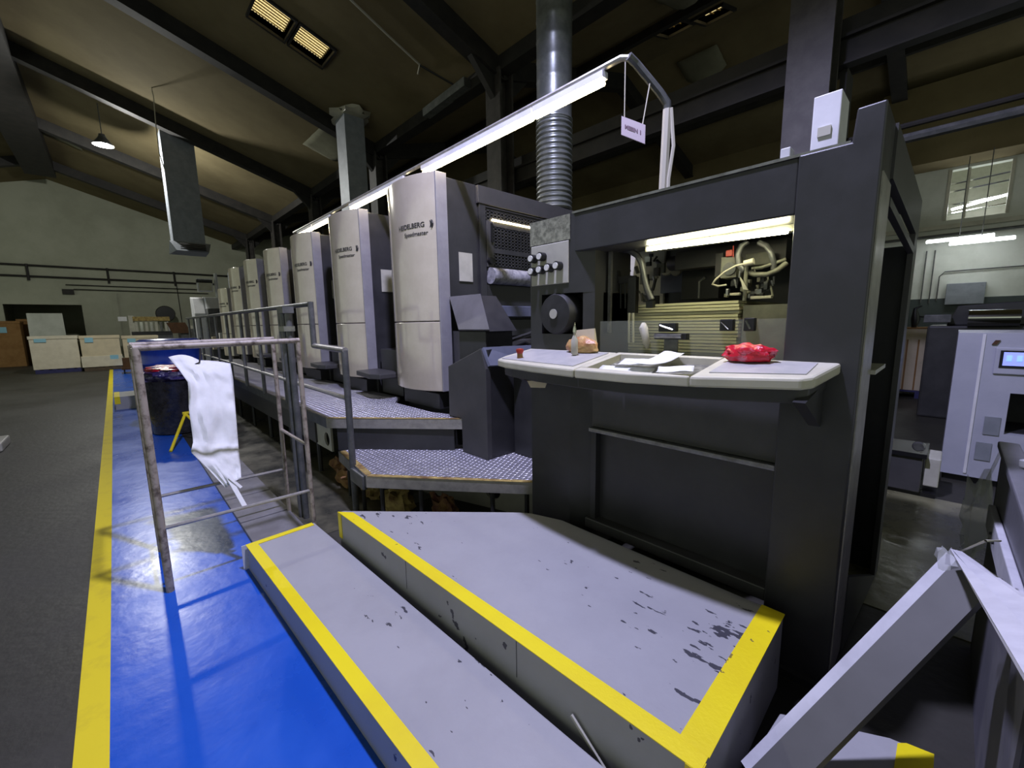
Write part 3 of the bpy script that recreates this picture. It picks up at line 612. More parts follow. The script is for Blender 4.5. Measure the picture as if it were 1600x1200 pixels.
for x0, x1, z0, z1 in ((-1.085, -.99, 1.54, 1.585), (-.775, -.715, 1.545, 1.60), (-.67, -.625, 1.545, 1.605)):
    h = box(x0, x1, 2.10, 2.135, z0, z1).build('latch', 'black', gp, bevel=.004); MB().tube([(x0+.01, 2.098, z1-.012), (x1-.015, 2.096, z0+.01)], .005, 6).build('lever', 'chrome', h)
h = box(-1.105, -.93, 2.095, 2.135, 1.50, 1.533).build('handle', 'black', gp, bevel=.004); MB().tube([(-1.095, 2.085, 1.517), (-.95, 2.085, 1.517)], .012, 8).build('grip', 'steel', h)
box(-1.06, -.985, 2.12, 2.128, 1.41, 1.50).build('handle_stem', 'rail_grey', gp)
gl = thing('work_glove', (-1.16, 2.11, 1.44), 'yellowed rubber finger glove hanging on the acrylic guard', 'glove')
MB().tube([(-1.175, 2.108, 1.585), (-1.17, 2.098, 1.56), (-1.158, 2.097, 1.52), (-1.15, 2.098, 1.48), (-1.148, 2.106, 1.45)], [.012, .024, .021, .019, .009], 12).build('glove_body', 'rope', gl, smooth=True)
ft = thing('feeder_tube_lamp', (-.83, 2.3, 1.97), 'x', 'lamp')
MB().tube([ony(1012, 389, 2.22), ony(1231, 361, 2.22)], .012, 10).build('glass_tube', 'tube_soft', ft, smooth=True)
box(-1.25, -.5, 2.235, 2.30, 1.985, 2.014).build('reflector', 'hose', ft)
def pxtube(pts, r, name, m, par, n=10): MB().tube([ony(x, y, Y) for x, y, Y in pts], r, n).build(name, m, par, smooth=True)
def pxplate(x0, y0, x1, y1, Y, th, name, m, par, bev=.003):
    a = ony(x0, y0, Y); b = ony(x1, y1, Y); box(min(a.x, b.x), max(a.x, b.x), Y, Y+th, min(a.z, b.z), max(a.z, b.z)).build(name, m, par, bevel=bev)
mech = thing('suction_head', (-.7, 2.6, 1.72), 'x', 'machine head')
pxplate(1127, 402, 1150, 433, 2.46, .1, 'valve_block', 'hose', mech)
c = ony(1140, 420, 2.455); MB().lathe([(.035, 0), (.033, -.008), (.005, -.009)], c, 'y', 18).build('valve_face', 'rail_grey', mech, smooth=True)
pxtube([(1168, 377, 2.42), (1158, 385, 2.41), (1153, 398, 2.4), (1154, 412, 2.4), (1163, 424, 2.4)], .015, 'air_hose', 'rail_grey', mech)
pxtube([(1186, 379, 2.42), (1197, 384, 2.41), (1205, 395, 2.4), (1209, 410, 2.4), (1209, 424, 2.42)], .014, 'air_hose', 'rail_grey', mech)
pxtube([(1165, 424, 2.38), (1180, 429, 2.38), (1198, 429, 2.38), (1215, 422, 2.38), (1229, 411, 2.4)], .013, 'air_hose', 'hose', mech)
pxtube([(1175, 420, 2.40), (1190, 418, 2.40), (1208, 412, 2.40), (1228, 405, 2.42)], .009, 'air_hose', 'hose', mech)
pxtube([(1168, 411, 2.35), (1150, 415, 2.35), (1132, 425, 2.35), (1118, 437, 2.35), (1113, 444, 2.35), (1122, 447, 2.36), (1135, 445, 2.38)], .005, 'cable', 'rope', mech)
pxtube([(1163, 412, 2.34), (1178, 408, 2.34)], .016, 'union', 'rope', mech)
pxtube([(1167, 415, 2.36), (1165, 435, 2.37), (1163, 470, 2.37)], .009, 'arm', 'hose', mech)
MB().prism([(ony(1157, 433, 2.34).x, ony(1157, 433, 2.34).z), (ony(1162, 452, 2.34).x, ony(1162, 452, 2.34).z), (ony(1169, 453, 2.34).x, ony(1169, 453, 2.34).z), (ony(1165, 446, 2.34).x, ony(1165, 446, 2.34).z)], 2.33, 2.345, 'y').build('sucker_bracket', 'panel_beige', mech)
rnd = random.Random(3)
for i in range(34):
    x = rnd.uniform(1130, 1218); y = rnd.uniform(432, 464); w = rnd.uniform(3, 11); h_ = rnd.uniform(3, 13); Y = rnd.uniform(2.39, 2.5)
    if i % 3: pxplate(x, y, x+w, y+h_, Y, .03, 'fitting', ('rail_grey', 'hose', 'black', 'hose', 'steel')[i % 5], mech, .002)
    else: pxtube([(x, y, Y), (x+rnd.uniform(-4, 4), y-h_-4, Y)], .005, 'fitting', ('steel', 'hose')[i % 2], mech, 8)
pxplate(1140, 458, 1155, 461, 2.38, .03, 'fitting', 'rope', mech); pxplate(1172, 463, 1205, 466, 2.38, .03, 'fitting', 'rope', mech)
pxtube([(1050, 412, 2.9), (1122, 404, 2.75)], .05, 'air_pipe', 'press_mid', mech, 14)
pxplate(1118, 396, 1128, 432, 2.6, .06, 'flange', 'press_dark', mech)
pxplate(1066, 418, 1122, 466, 2.95, .1, 'motor_block', 'press_black', mech); pxtube([(1092, 466, 2.8), (1093, 440, 2.8), (1102, 433, 2.8)], .009, 'crank_rod', 'rail_grey', mech)
pxplate(1134, 391, 1144, 400, 2.44, .02, 'valve_knob', 'red_plastic', mech); pxtube([(1146, 402, 2.44), (1146, 384, 2.44)], .003, 'rod', 'red_plastic', mech)
pxplate(1165, 397, 1205, 412, 2.6, .06, 'cross_bar', 'hose', mech)
pxplate(1055, 394, 1228, 404, 2.7, .1, 'cross_beam', 'press_dark', mech)
hs = thing('blower_hose', (-1.3, 2.3, 1.7), 'x', 'hose')
pxtube([(944, 389, 2.36), (965, 389, 2.34), (983, 391, 2.32), (996, 399, 2.30), (1003, 412, 2.30), (1006, 432, 2.30), (1011, 452, 2.30), (1018, 468, 2.30)], .018, 'hose_tube', 'rail_grey', hs, 12)
pxplate(1009, 470, 1020, 481, 2.29, .03, 'nozzle', 'black', hs)
sg2 = thing('side_gauge', (-1.4, 2.4, 1.7), 'x', 'machine gauge')
pxplate(981, 433, 992, 489, 2.30, .04, 'blade', 'black', sg2); pxplate(966, 432, 984, 442, 2.34, .03, 'arm', 'rubber', sg2)
MB().obar(ony(955, 392, 2.36), ony(967, 438, 2.36), .03, .035, (0, 1, 0)).build('link', 'rubber', sg2)
for x in (970, 977): pxtube([(x, 440, 2.36), (x, 482, 2.36)], .006, 'pin', 'black', sg2, 8)
for x in (983, 989): pxtube([(x, 489, 2.30), (x, 535, 2.30)], .009, 'post', 'panel_beige', sg2, 8)
ch = thing('lift_chain', (-1.47, 2.3, 1.6), 'x', 'chain')
for i in range(26): pxplate(944, 392+i*4.2, 948, 394.6+i*4.2, 2.24, .012, 'link', 'steel' if i % 2 else 'black', ch, 0)
for x in (927, 932, 951): pxplate(x, 386, x+1.6, 520, 2.22, .02, 'guide_rail', 'steel', ch, 0)
ip = thing('instrument_panel', (-1.2, 3.2, 1.7), 'x', 'instrument panel')
pxplate(1033, 414, 1071, 456, 3.25, .03, 'board', 'instrument_blue', ip)
for x in (1042, 1057): MB().lathe([(.052, 0), (.045, -.015), (.003, -.016)], ony(x, 421, 3.25), 'y', 18).build('gauge', 'cream', ip, smooth=True)
rb2 = thing('rear_linkage', (-1.6, 3.2, 1.75), 'x', 'machine parts')
pxplate(950, 392, 1035, 500, 3.38, .03, 'back_plate', 'panel_beige', rb2)
for i in range(40):
    x = rnd.uniform(952, 1032); y = rnd.uniform(396, 468); w = rnd.uniform(3, 14); h_ = rnd.uniform(3, 16); Y = rnd.uniform(2.8, 3.3)
    if i % 2: pxplate(x, y, x+w, y+h_, Y, .03, 'lever', ('steel', 'hose', 'press_black', 'panel_beige', 'rail_grey')[i % 5], rb2, 0)
    else: pxtube([(x, y, Y), (x+rnd.uniform(-12, 14), y+rnd.uniform(5, 22), Y)], rnd.uniform(.006, .016), 'lever', ('steel', 'black', 'hose')[i % 3], rb2, 8)
for e in (co, gi, gp, ft, mech, hs, sg2, ch, ip, rb2): demote(e, fd)
# on top of the feeder
wbx = thing('junction_box', (-.5, 2.5, 2.235), 'white upright sheet metal box on top of the feeder', 'box')
box(-.545, -.44, 2.45, 2.62, 2.235, 2.60).build('case', 'white_paint', wbx, bevel=.004); box(-.52, -.47, 2.443, 2.45, 2.42, 2.46).build('sticker', 'panel_beige', wbx)
sb = box(-.56, -.525, 2.06, 2.12, 2.237, 2.285).build('corner_clip', 'white_paint', None, bevel=.003); tag(sb, 'tiny white clip box on the front top edge of the feeder', 'box')
cbl = thing('cable_bundle', (-.7, 2.7, 2.235), 'tangled dark cables behind the white box on the feeder', 'cables')
for i in range(9):
    a = rnd.uniform(-.85, -.6); MB().tube([(a, 2.75, 2.24), (a+rnd.uniform(-.06, .06), 2.7, 2.36), (a+rnd.uniform(0, .12), 2.8, 2.45), (a+rnd.uniform(-.05, .05), 2.95, 2.40), (a+rnd.uniform(-.1, .1), 3.1, 2.25)], .008, 6).build('cable', 'cable_black', cbl, smooth=True)
# ================================================================ PLATFORM
pf = thing('gallery_platform', (-8, 1.8, 0), 'raised tread plate gallery walkway along the printing units', 'platform')
UP = [(-13.45, 1.40), (-4.0, 1.36), (-3.02, 2.22), (-3.28, 2.27), (-3.5, 2.2), (-4.25, 2.2), (-4.5, 2.4), (-13.45, 2.4)]
MB().prism(UP, .705, .735).build('tread_plate', 'tread', pf, bevel=.004)
MB().prism([(-13.45, 1.398), (-4.002, 1.358), (-4.002, 1.372), (-13.45, 1.412)], .64, .737).build('front_lip', 'rail_grey', pf)
MB().prism([(-4.0, 1.358), (-3.018, 2.218), (-3.03, 2.232), (-4.004, 1.376)], .64, .739).build('corner_lip', 'rail_galv', pf)
MB().prism([(-3.99, 1.362), (-3.03, 2.204), (-3.06, 2.224), (-4.0, 1.40)], .7355, .7395).build('edge_stripe', 'rag_ochre', pf)
MB().prism([(-13.45, 1.46), (-4.6, 1.44), (-4.6, 1.47), (-13.45, 1.49)], .36, .705).build('fascia', 'press_mid', pf)
MB().prism([(-3.94, 1.43), (-3.10, 2.18), (-3.13, 2.22), (-3.97, 1.46)], .42, .705).build('corner_fascia', 'press_dark', pf)
plate_hole(lambda u, v, w: (u, 1.46+w, v), -4.62, -4.2, .34, .66, -4.32, .45, .07, .02).build('side_cover', 'panel_beige', pf)
plate_hole(lambda u, v, w: (-3.5+u*.9542-w*.299, 1.95+u*.299+w*.9542, v), 0, 1.572, 0, .40, .922, .16, .075, .03).build('base_cover', 'panel_beige', pf)
LP = [(-3.86, 1.40), (-3.05, 1.30), (-2.0, 2.14), (-2.0, 2.6), (-2.9, 2.6), (-3.86, 1.75)]
MB().prism(LP, .405, .432).build('lower_tread', 'tread', pf, bevel=.003)
MB().prism([(-3.05, 1.298), (-2.0, 2.138), (-2.01, 2.155), (-3.056, 1.315)], .34, .434).build('lower_lip', 'rail_galv', pf)
MB().prism([(-3.04, 1.302), (-2.0, 2.132), (-2.03, 2.158), (-3.07, 1.336)], .4325, .4365).build('edge_stripe', 'rag_ochre', pf)
MB().prism([(-3.86, 1.398), (-3.05, 1.298), (-3.05, 1.312), (-3.86, 1.412)], .34, .434).build('lower_side_lip', 'rail_grey', pf)
MB().prism([(-3.84, 1.402), (-3.06, 1.305), (-3.08, 1.36), (-3.84, 1.455)], .4325, .4365).build('edge_stripe', 'rag_ochre', pf)
for x, y in ((-3.8, 1.46), (-3.4, 1.42), (-3.0, 1.40), (-2.75, 1.6), (-2.3, 1.95), (-2.1, 2.12)): MB().tube([(x, y, 0), (x, y, .41)], .018, 8).build('leg', 'press_black', pf)
for i in range(9): MB().tube([(-4.7-i, 1.5, 0), (-4.7-i, 1.5, .7)], .025, 8).build('leg', 'press_black', pf)
box(-13.45, -4.7, 2.2, 2.25, 0, .7).build('rear_skirt', 'press_black', pf)
# handrail
hr = thing('handrail', (-8, 1.35, .73), 'grey tube handrail with balusters along the gallery walkway', 'handrail')
MB().tube([(-13.4, 1.37, 1.83), (-4.13, 1.35, 1.80)], .024, 10).build('top_rail', 'rail_grey', hr, smooth=True)
MB().tube([(-4.13, 1.35, 1.82), (-4.13, 1.35, 1.41)], .026, 10).build('drop_post', 'rail_grey', hr, smooth=True)
MB().tube([(-4.14, 1.35, 1.415), (-3.36, 1.335, 1.40)], .025, 10).build('short_rail', 'rail_galv', hr, smooth=True)
MB().tube([(-3.38, 1.335, 1.40), (-3.38, 1.335, .0)], .027, 10).build('end_post', 'rail_grey', hr, smooth=True)
MB().tube([(-13, 1.37, 1.02), (-3.38, 1.34, 1.0)], .02, 8).build('mid_rail', 'rail_galv', hr, smooth=True)
for x in (-5.2, -6.2, -7.2, -8.25, -9.25, -10.15, -11.1, -12.1, -13.0): MB().tube([(x, 1.36, .73), (x, 1.36, 1.82)], .023, 8).build('baluster', 'rail_grey', hr, smooth=True)
MB().prism([(-3.40, 1.31), (-3.1, 1.29), (-3.1, 1.33), (-3.40, 1.36)], .30, .42).build('bracket', 'rail_grey', hr, bevel=.01)
gpst = thing('gate_post', (-3.63, .992, 0), 'dark double tube gate post with a clamp beside the tube rack', 'post')
for dx in (-.03, .03): MB().tube([(-3.63+dx, .992+dx*.3, 0), (-3.63+dx, .992+dx*.3, 1.73)], .024, 10).build('tube', 'rail_grey', gpst, smooth=True)
box(-3.70, -3.56, .952, 1.032, 1.56, 1.60).build('clamp', 'steel', gpst); box(-3.70, -3.55, .952, 1.032, 1.70, 1.75).build('cap', 'rail_grey', gpst)
# ================================================================ STEPS
def rotstep(name, label, x0, x1, ya, yb, zt, poly=None):
    t = thing(name, ((x0+x1)/2, ya, 0), label, 'step'); return t
def rp(x, y, a=.035, c=(-2.0, .55)): return (c[0]+(x-c[0])*math.cos(a)-(y-c[1])*math.sin(a), c[1]+(x-c[0])*math.sin(a)+(y-c[1])*math.cos(a))
s1 = rotstep('floor_step', 'long low grey step with yellow edges beside the blue lane', -3.1, 0, .48, .9, .18)
MB().prism([rp(-3.08, .515), rp(-.1, .515), rp(-.1, .945), rp(-3.08, .945)], .0, .175).build('step_box', 'step_paint', s1, bevel=.004)
MB().prism([rp(-3.085, .51), rp(-.1, .51), rp(-.1, .572), rp(-3.085, .572)], .1755, .179).build('edge_tape', 'tape', s1)
MB().prism([rp(-3.085, .572), rp(-3.035, .572), rp(-3.035, .93), rp(-3.085, .93)], .1755, .179).build('edge_tape', 'tape', s1)
box(-3.1, -3.094, .45, .49, .01, .17).build('corner_edge', 'white_paint', s1)
s2 = rotstep('operator_step', 'wide chipped grey operator step with yellow edges before the feeder', -2.74, -.37, 1, 1.85, .36)
Q = [(-2.74, .962), (-.372, 1.045), (-.385, 1.93), (-1.60, 1.93), (-1.80, 1.865), (-1.87, 1.82), (-2.735, .995)]
MB().prism(Q, .0, .355).build('step_box', 'step_paint', s2, bevel=.004)
MB().prism([(-2.742, .958), (-.368, 1.041), (-.37, 1.112), (-2.66, 1.028)], .3555, .359).build('edge_tape', 'tape', s2)
MB().prism([(-.455, 1.10), (-.366, 1.10), (-.380, 1.93), (-.468, 1.93)], .3555, .3595).build('edge_tape', 'tape', s2)
MB().prism([(-2.744, .957), (-2.70, .959), (-2.70, .963), (-2.744, .962)], .18, .357).build('corner_tape', 'tape', s2)
MB().prism([(-.41, 1.038), (-.366, 1.039), (-.366, 1.08), (-.371, 1.08)], .20, .357).build('corner_tape', 'tape', s2)
MB().obar((-.80, 1.018, .23), (-.62, 1.02, .10), .008, .01).build('bent_wire', 'panel_beige', s2)
for x in (-1.08, -1.9):
    yy = .962+.083*(x+2.74)/2.368; box(x, x+.003, yy-.001, yy+.01, .19, .352).build('seam', 'press_black', s2)
s3 = thing('corner_step', (-.1, 1.5, 0), 'small grey step with yellow corner under the leaning board', 'step')
MB().prism([(-.33, 1.2), (.08, 1.2), (.08, 1.76), (-.02, 1.74), (-.30, 1.58)], 0, .2).build('step_box', 'step_paint', s3, bevel=.004)
MB().prism([(0, 1.2), (.085, 1.2), (.085, 1.765), (.02, 1.75), (-.0, 1.73)], .2005, .204).build('edge_tape', 'tape', s3)
fs = thing('far_step', (-11.3, .0, 0), 'grey step block with a yellow end further along the blue lane', 'step')
box(-12.2, -11.3, -.14, .5, 0, .26).build('step_box', 'step_paint', fs); box(-12.2, -11.295, -.145, -.06, .261, .265).build('edge_tape', 'tape', fs); box(-11.3, -11.292, -.145, -.06, .12, .26).build('edge_tape', 'tape', fs)
# ================================================================ TUBE RACK + SHEET
rk = thing('tube_rack', (-3.5, .5, 0), 'peeling cream steel tube rack standing across the blue lane', 'rack')
AX, BX, Y0, Y1 = -3.157, -3.8, .075, .925
for X in (AX, BX):
    for Y in (Y0, Y1): MB().tube([(X, Y, 0), (X, Y, 1.49)], .021 if Y == Y0 else .016, 10).build('leg', 'rack_paint', rk, smooth=True)
    MB().tube([(X, Y0-.01, 1.49), (X, Y1+.01, 1.50)], .018, 10).build('top_rail', 'rack_paint', rk, smooth=True)
    MB().tube([(X, Y0, .41), (X, Y1, .40)], .012, 8).build('low_rail', 'rail_galv', rk, smooth=True)
for Y, zz in ((Y1, .745), (Y0, .30), (Y0, 1.49), ): MB().tube([(AX, Y, zz), (BX, Y, zz)], .012, 8).build('cross_bar', 'rack_paint', rk, smooth=True)
sh = thing('white_sheet', (-3.4, .4, .6), 'large white crumpled paper sheet hanging on the tube rack', 'paper sheet')
LEFT = [(263, 558), (280, 578), (294, 598), (295, 640), (302, 690), (298, 706), (326, 734), (352, 762)]
RIGHT = [(360, 568), (364, 590), (366, 615), (368, 640), (372, 690), (374, 712), (376, 730), (377, 746)]
def pl_(L_, t):
    t *= len(L_)-1; i = min(int(t), len(L_)-2); f = t-i; return (L_[i][0]+(L_[i+1][0]-L_[i][0])*f, L_[i][1]+(L_[i+1][1]-L_[i][1])*f)
def shp(u, v):
    a = pl_(LEFT, v); b = pl_(RIGHT, v); x = a[0]+(b[0]-a[0])*u; y = a[1]+(b[1]-a[1])*u
    if v < .01: y += -6*math.sin(u*math.pi*2)*(1 if u < .5 else -.2)
    X = -3.78+.50*v
    X += .035*noise.noise((u*3, v*5, 2))+.02*noise.noise((u*8, v*12, 5))
    return onx(x, y, X)
MB().grid(shp, 18, 36).build('sheet', 'paper', sh, smooth=True, solid=.002)
for p, q, w in (((358, 748), (383, 792), -3.157), ((358, 746), (377, 762), -3.25)): MB().obar(onx(*p, -3.29), onx(*q, w), .03, .004).build('tied_strip', 'paper', sh)
MB().tube([onx(313, 528, -3.8), onx(313, 545, -3.79), onx(312, 566, -3.75), onx(303, 570, -3.74)], .005, 6).build('hook', 'black', sh)
# ================================================================ LANE CLUTTER
bn = thing('black_bin', (-8.2, .55, 0), 'black waste bin lined with shiny plastic beside the blue lane', 'bin')
MB().lathe([(.30, .0), (.36, .02), (.42, .80), (.43, .82)], (-8.25, .62, 0), 'z', 20).build('bin_body', 'plastic_black', bn, smooth=True)
MB().blob((-8.25, .62, .88), (.44, .42, .13), 5, .25, 24, False, 3).build('bag_top', 'plastic_bag', bn, smooth=True)
MB().blob((-8.25, .62, .99), (.34, .34, .05), 8, .3, 20, False, 3).build('rubbish', 'bag_red', bn, smooth=True)
dm = thing('blue_drum', (-9.6, .66, 0), 'tall blue plastic drum behind the black bin', 'drum')
MB().lathe([(.42, .05), (.45, .1), (.45, .95), (.47, .98), (.45, 1.01), (.45, 1.22), (.47, 1.25), (.45, 1.28), (.45, 1.38), (.40, 1.41), (.02, 1.42)], (-9.7, .70, 0), 'z', 32).build('drum_body', 'drum_blue', dm, smooth=True)
box(-10.2, -9.2, .2, 1.2, 0, .05).build('drum_base', 'pallet_wood', dm)
ys = thing('yellow_stand', (-7.1, .5, 0), 'folded yellow metal floor stand behind the hanging sheet', 'stand')
top = Vector((-7.35, .60, .40))
for q in ((-6.85, .36, .016), (-7.1, .86, .016), (-7.8, .5, .016), (-7.9, .85, .016)): MB().tube([top, (top+Vector(q))/2, q], .018, 8).build('leg', 'stripe_yellow', ys, smooth=True)
MB().tube([top+Vector((0, -.03, .01)), top+Vector((-.02, .12, .01))], .02, 8).build('ridge_bar', 'stripe_yellow', ys, smooth=True)
def carton(name, x0, x1, y0, y1, z0, z1, m, label, lab=None, pal='pallet_blue', top=None):
    t = thing(name, ((x0+x1)/2, (y0+y1)/2, 0), label, 'carton')
    box(x0, x1, y0, y1, z0, z1).build('box_body', m, t, bevel=.01)
    fl_ = box(x0-.02, x1+.02, y0-.02, y1+.02, z1-.1, z1+.012).build('lid', top or m, t, bevel=.008)
    for (a, b, c, d) in (lab or []): box(x1+.021, x1+.026, a, b, c, d).build('paper_label', 'label_blue' if pal != 'w' else 'paper', t)
    return t
def pallet(x0, x1, y0, y1, label, m):
    t = thing('pallet', ((x0+x1)/2, (y0+y1)/2, 0), label, 'pallet')
    for i in range(6):
        y = y0+(y1-y0-.12)*i/5; box(x0, x1, y, y+.12, .12, .15).build('deck_board', m, t)
    for i in range(3):
        x = x0+(x1-x0-.1)*i/2; box(x, x+.1, y0, y1, 0, .12).build('bearer', m, t)
pallet(-24.4, -23.0, -2.25, -1.05, 'blue pallet under the whitest carton', 'pallet_blue')
carton('pallet_carton', -24.4, -23.0, -2.28, -1.05, .15, 1.36, 'carton_white', 'white pallet carton with a wavy torn top edge', [(-2.15, -1.85, 1.15, 1.28)])
pallet(-24.1, -22.8, -.98, .1, 'wooden pallet under the two piece tan carton', 'pallet_wood')
ct = carton('pallet_carton', -24.1, -22.8, -.98, .12, .15, 1.34, 'carton_tan', 'tan two piece pallet carton with two blue labels', [(-.85, -.62, 1.1, 1.28), (-.22, .02, .42, .58)])
box(-24.12, -22.775, -1.02, .14, .15, .57).build('lower_sleeve', 'carton_white', ct, bevel=.008)
pallet(-24.1, -22.9, .2, 1.3, 'wooden pallet under the carton half hidden by the tube rack', 'pallet_wood')
carton('pallet_carton', -24.1, -22.9, .2, 1.3, .15, 1.3, 'carton_tan', 'tan pallet carton half hidden behind the tube rack', [(.35, .6, 1.05, 1.2)])
carton('brown_carton', -29.6, -28.6, -4.2, -3.0, 0, 2.0, 'carton_brown', 'brown carton stack standing before the doorway', [(-3.6, -3.4, 1.5, 1.75)])
carton('dark_carton', -30.9, -29.75, -3.2, -2.4, 0, 2.1, 'carton_brown', 'brown carton standing inside the doorway')
gpn = thing('grey_board', (-28.6, -2.2, 0), 'tall pale grey board leaning behind the cartons', 'board')
MB().hexa([(-28.2, -2.75, 0), (-28.15, -2.75, 0), (-28.15, -1.6, 0), (-28.2, -1.6, 0)], [(-28.6, -2.75, 2.35), (-28.55, -2.75, 2.35), (-28.55, -1.65, 2.35), (-28.6, -1.65, 2.35)]).build('panel', 'wall_white', gpn)
MB().hexa([(-28.2, -2.7, .9), (-28.13, -2.7, .9), (-28.13, -1.65, .9), (-28.2, -1.65, .9)], [(-28.3, -2.7, 1.0), (-28.2, -2.7, 1.0), (-28.2, -1.65, 1.0), (-28.3, -1.65, 1.0)]).build('batten', 'panel_beige', gpn)
kb = box(-9.2, -8.6, -1.75, -1.25, 0, .12).build('kerb_block', 'panel_beige', None, bevel=.02); tag(kb, 'pale low block on the grey floor left of the lane', 'block')
sm = thing('small_trolley', (-20.5, .3, 0), 'small dark trolley with parcels standing on the blue lane', 'trolley')
box(-20.9, -20.2, .05, .75, .15, .22).build('deck', 'carton_dark', sm); box(-20.8, -20.4, .1, .5, .22, .55).build('parcel', 'carton_dark', sm); box(-20.7, -20.3, .45, .75, .22, .75).build('parcel', 'carton_tan', sm)
for y in (.1, .7):
    for x in (-20.8, -20.3): MB().lathe([(.075, y), (.075, y+.04)], (x, 0, .075), 'y', 12).build('wheel', 'rubber', sm)
# far machinery at the delivery end
fm = thing('yellow_press', (-27, 1.4, 0), 'far small printing machine with a yellow hood', 'machine')
box(-27.4, -26.6, .5, 2.1, 0, 1.25).build('body', 'rail_grey', fm); box(-27.2, -26.55, .7, 2.05, 1.95, 2.15).build('hood', 'rag_ochre', fm)
for i in range(7): box(-26.65, -26.55, .75+i*.18, .85+i*.18, 1.45, 1.9).build('ink_unit', 'chrome' if i % 2 else 'panel_beige', fm)
box(-27, -26.62, .6, 2.1, 1.25, 1.45).build('roller_bed', 'press_black', fm)
box(-27.2, -26.7, .55, .75, 1.25, 2.2).build('side_frame', 'panel_beige', fm); box(-27, -26.6, .2, .5, 1.95, 2.15).build('cap_box', 'white_paint', fm)
fan = thing('wall_fan', (-29, 2.0, 2.4), 'black round fan standing before the far gable wall', 'fan')
MB().lathe([(.38, -.1), (.42, 0), (.38, .1)], (-29, 2.1, 2.35), 'x', 24).build('cage', 'black', fan, smooth=True); MB().tube([(-29, 2.1, 2.35), (-29, 2.3, 0)], .03, 8).build('stand', 'white_paint', fan)
fm2 = thing('far_cabinet', (-26, 3.1, 0), 'grey low machine cabinet behind the blue drum', 'cabinet')
box(-26.5, -25.3, 2.3, 4.4, 0, 1.55).build('body', 'rail_grey', fm2, bevel=.02); MB().hexa([(-25.28, 2.0, 1.35), (-25.2, 2.0, 1.35), (-25.2, 2.7, 1.35), (-25.28, 2.7, 1.35)], [(-25.28, 1.8, 1.85), (-25.2, 1.8, 1.85), (-25.2, 2.5, 1.85), (-25.28, 2.5, 1.85)]).build('screen', 'carton_dark', fm2)
for i in range(6): box(-25.6, -25.4, 2.7+i*.28, 2.85+i*.28, 1.55, 1.7+.1*(i % 2)).build('control', 'white_paint' if i % 2 else 'panel_beige', fm2)
dl = thing('delivery_console', (-17.5, 2.2, 0), 'white delivery console with hood and lamp box past the last printing unit', 'console')
MB().prism([(-17.6, 0), (-16.9, 0), (-16.9, 2.05), (-17.1, 2.55), (-17.6, 2.6)], 1.95, 2.25, 'y').build('hood', 'white_paint', dl, bevel=.02)
box(-17.2, -16.5, 2.25, 3.0, 0, 2.2).build('desk', 'rail_grey', dl, bevel=.02); MB().prism([(-17.5, 2.2), (-16.6, 2.2), (-16.75, 2.55), (-17.4, 2.6)], 2.26, 2.9, 'y').build('slanted_top', 'white_paint', dl)
MB().tube([(-16.9, 2.62, 2.5), (-16.9, 2.62, 3.35)], .05, 8).build('lamp_post', 'white_paint', dl); box(-16.95, -16.75, 2.1, 2.5, 2.75, 3.15).build('lamp_box', 'white_paint', dl); box(-16.749, -16.74, 2.13, 2.47, 2.78, 3.05).build('lamp_face', 'cream', dl)
box(-16.96, -16.74, 2.1, 2.5, 3.02, 3.12).build('lamp_cap', 'black', dl)
for i in range(5): box(-16.4, -16.2, 2.25+i*.2, 2.4+i*.2, .9, 1.3+.12*(i % 3)).build('ink_tin', ('carton_tan', 'white_paint', 'cream')[i % 3], dl)
dt = thing('delivery_tower', (-17, 3.6, 0), 'grey delivery end housing past the last printing unit', 'press delivery')
box(-18.8, -16.2, 3.3, 4.5, 0, 3.6).build('housing', 'duct_blue', dt, bevel=.02); box(-18, -16.3, 3.27, 3.3, 2.5, 2.9).build('window_strip', 'press_black', dt)
# rags under the gallery
for i, (x, y, m, s, lab) in enumerate(((-4.50, 1.68, 'rag', .14, 'brown red oily rag under the gallery corner post'), (-4.05, 1.56, 'rag', .13, 'dark stained rag below the perforated side cover'), (-3.62, 1.6, 'rag_ochre', .11, 'ochre rag below the lower tread plate'), (-3.2, 1.62, 'rag_ochre', .15, 'yellow ochre crumpled rag beside the beige base cover'), (-2.80, 1.84, 'rag', .11, 'brown crumpled rag before the oval hole of the base cover'))):
    tag(MB().blob((x, y, .07), (s*1.3, s*.7, .11), i+2, .35, 20, True, 3).build('oily_rag', m, None, smooth=True), lab, 'rag', 'rags under the gallery')
# ================================================================ RIGHT SIDE
mc = thing('lilac_machine', (.6, 6.2, 0), 'pale lilac machine cabinet with a lit blue display', 'machine')
MB().box(.03, .40, 5.8, 7.0, .07, 1.44).box(.40, 1.0, 5.8, 7.0, .07, .52).box(.40, 1.0, 5.8, 7.0, .90, 1.44).box(1.0, 1.2, 5.8, 7.0, .07, 1.44).box(.40, 1.0, 6.5, 7.0, .52, .90).build('housing', 'machine_lilac', mc); box(.06, 1.2, 5.85, 6.9, 0, .07).build('plinth', 'black', mc)
box(.185, .205, 5.79, 5.80, .1, 1.43).build('door_edge', 'white_paint', mc)
MB().prism([(.245, 1.335), (.275, 1.335), (.295, 1.375), (.265, 1.375)], 5.785, 5.80, 'y').build('emblem', 'carton_dark', mc)
bz = box(.275, .62, 5.78, 5.80, 1.07, 1.31).build('display_bezel', 'machine_lilac', mc, bevel=.008); box(.305, .60, 5.772, 5.782, 1.13, 1.285).build('display_frame', 'black', bz); box(.325, .585, 5.765, 5.775, 1.15, 1.27).build('display_screen', 'lcd', bz)
for i in range(3): box(.345+.06*i, .375+.06*i, 5.762, 5.766, 1.19, 1.24).build('display_mark', 'lcd_text', bz)
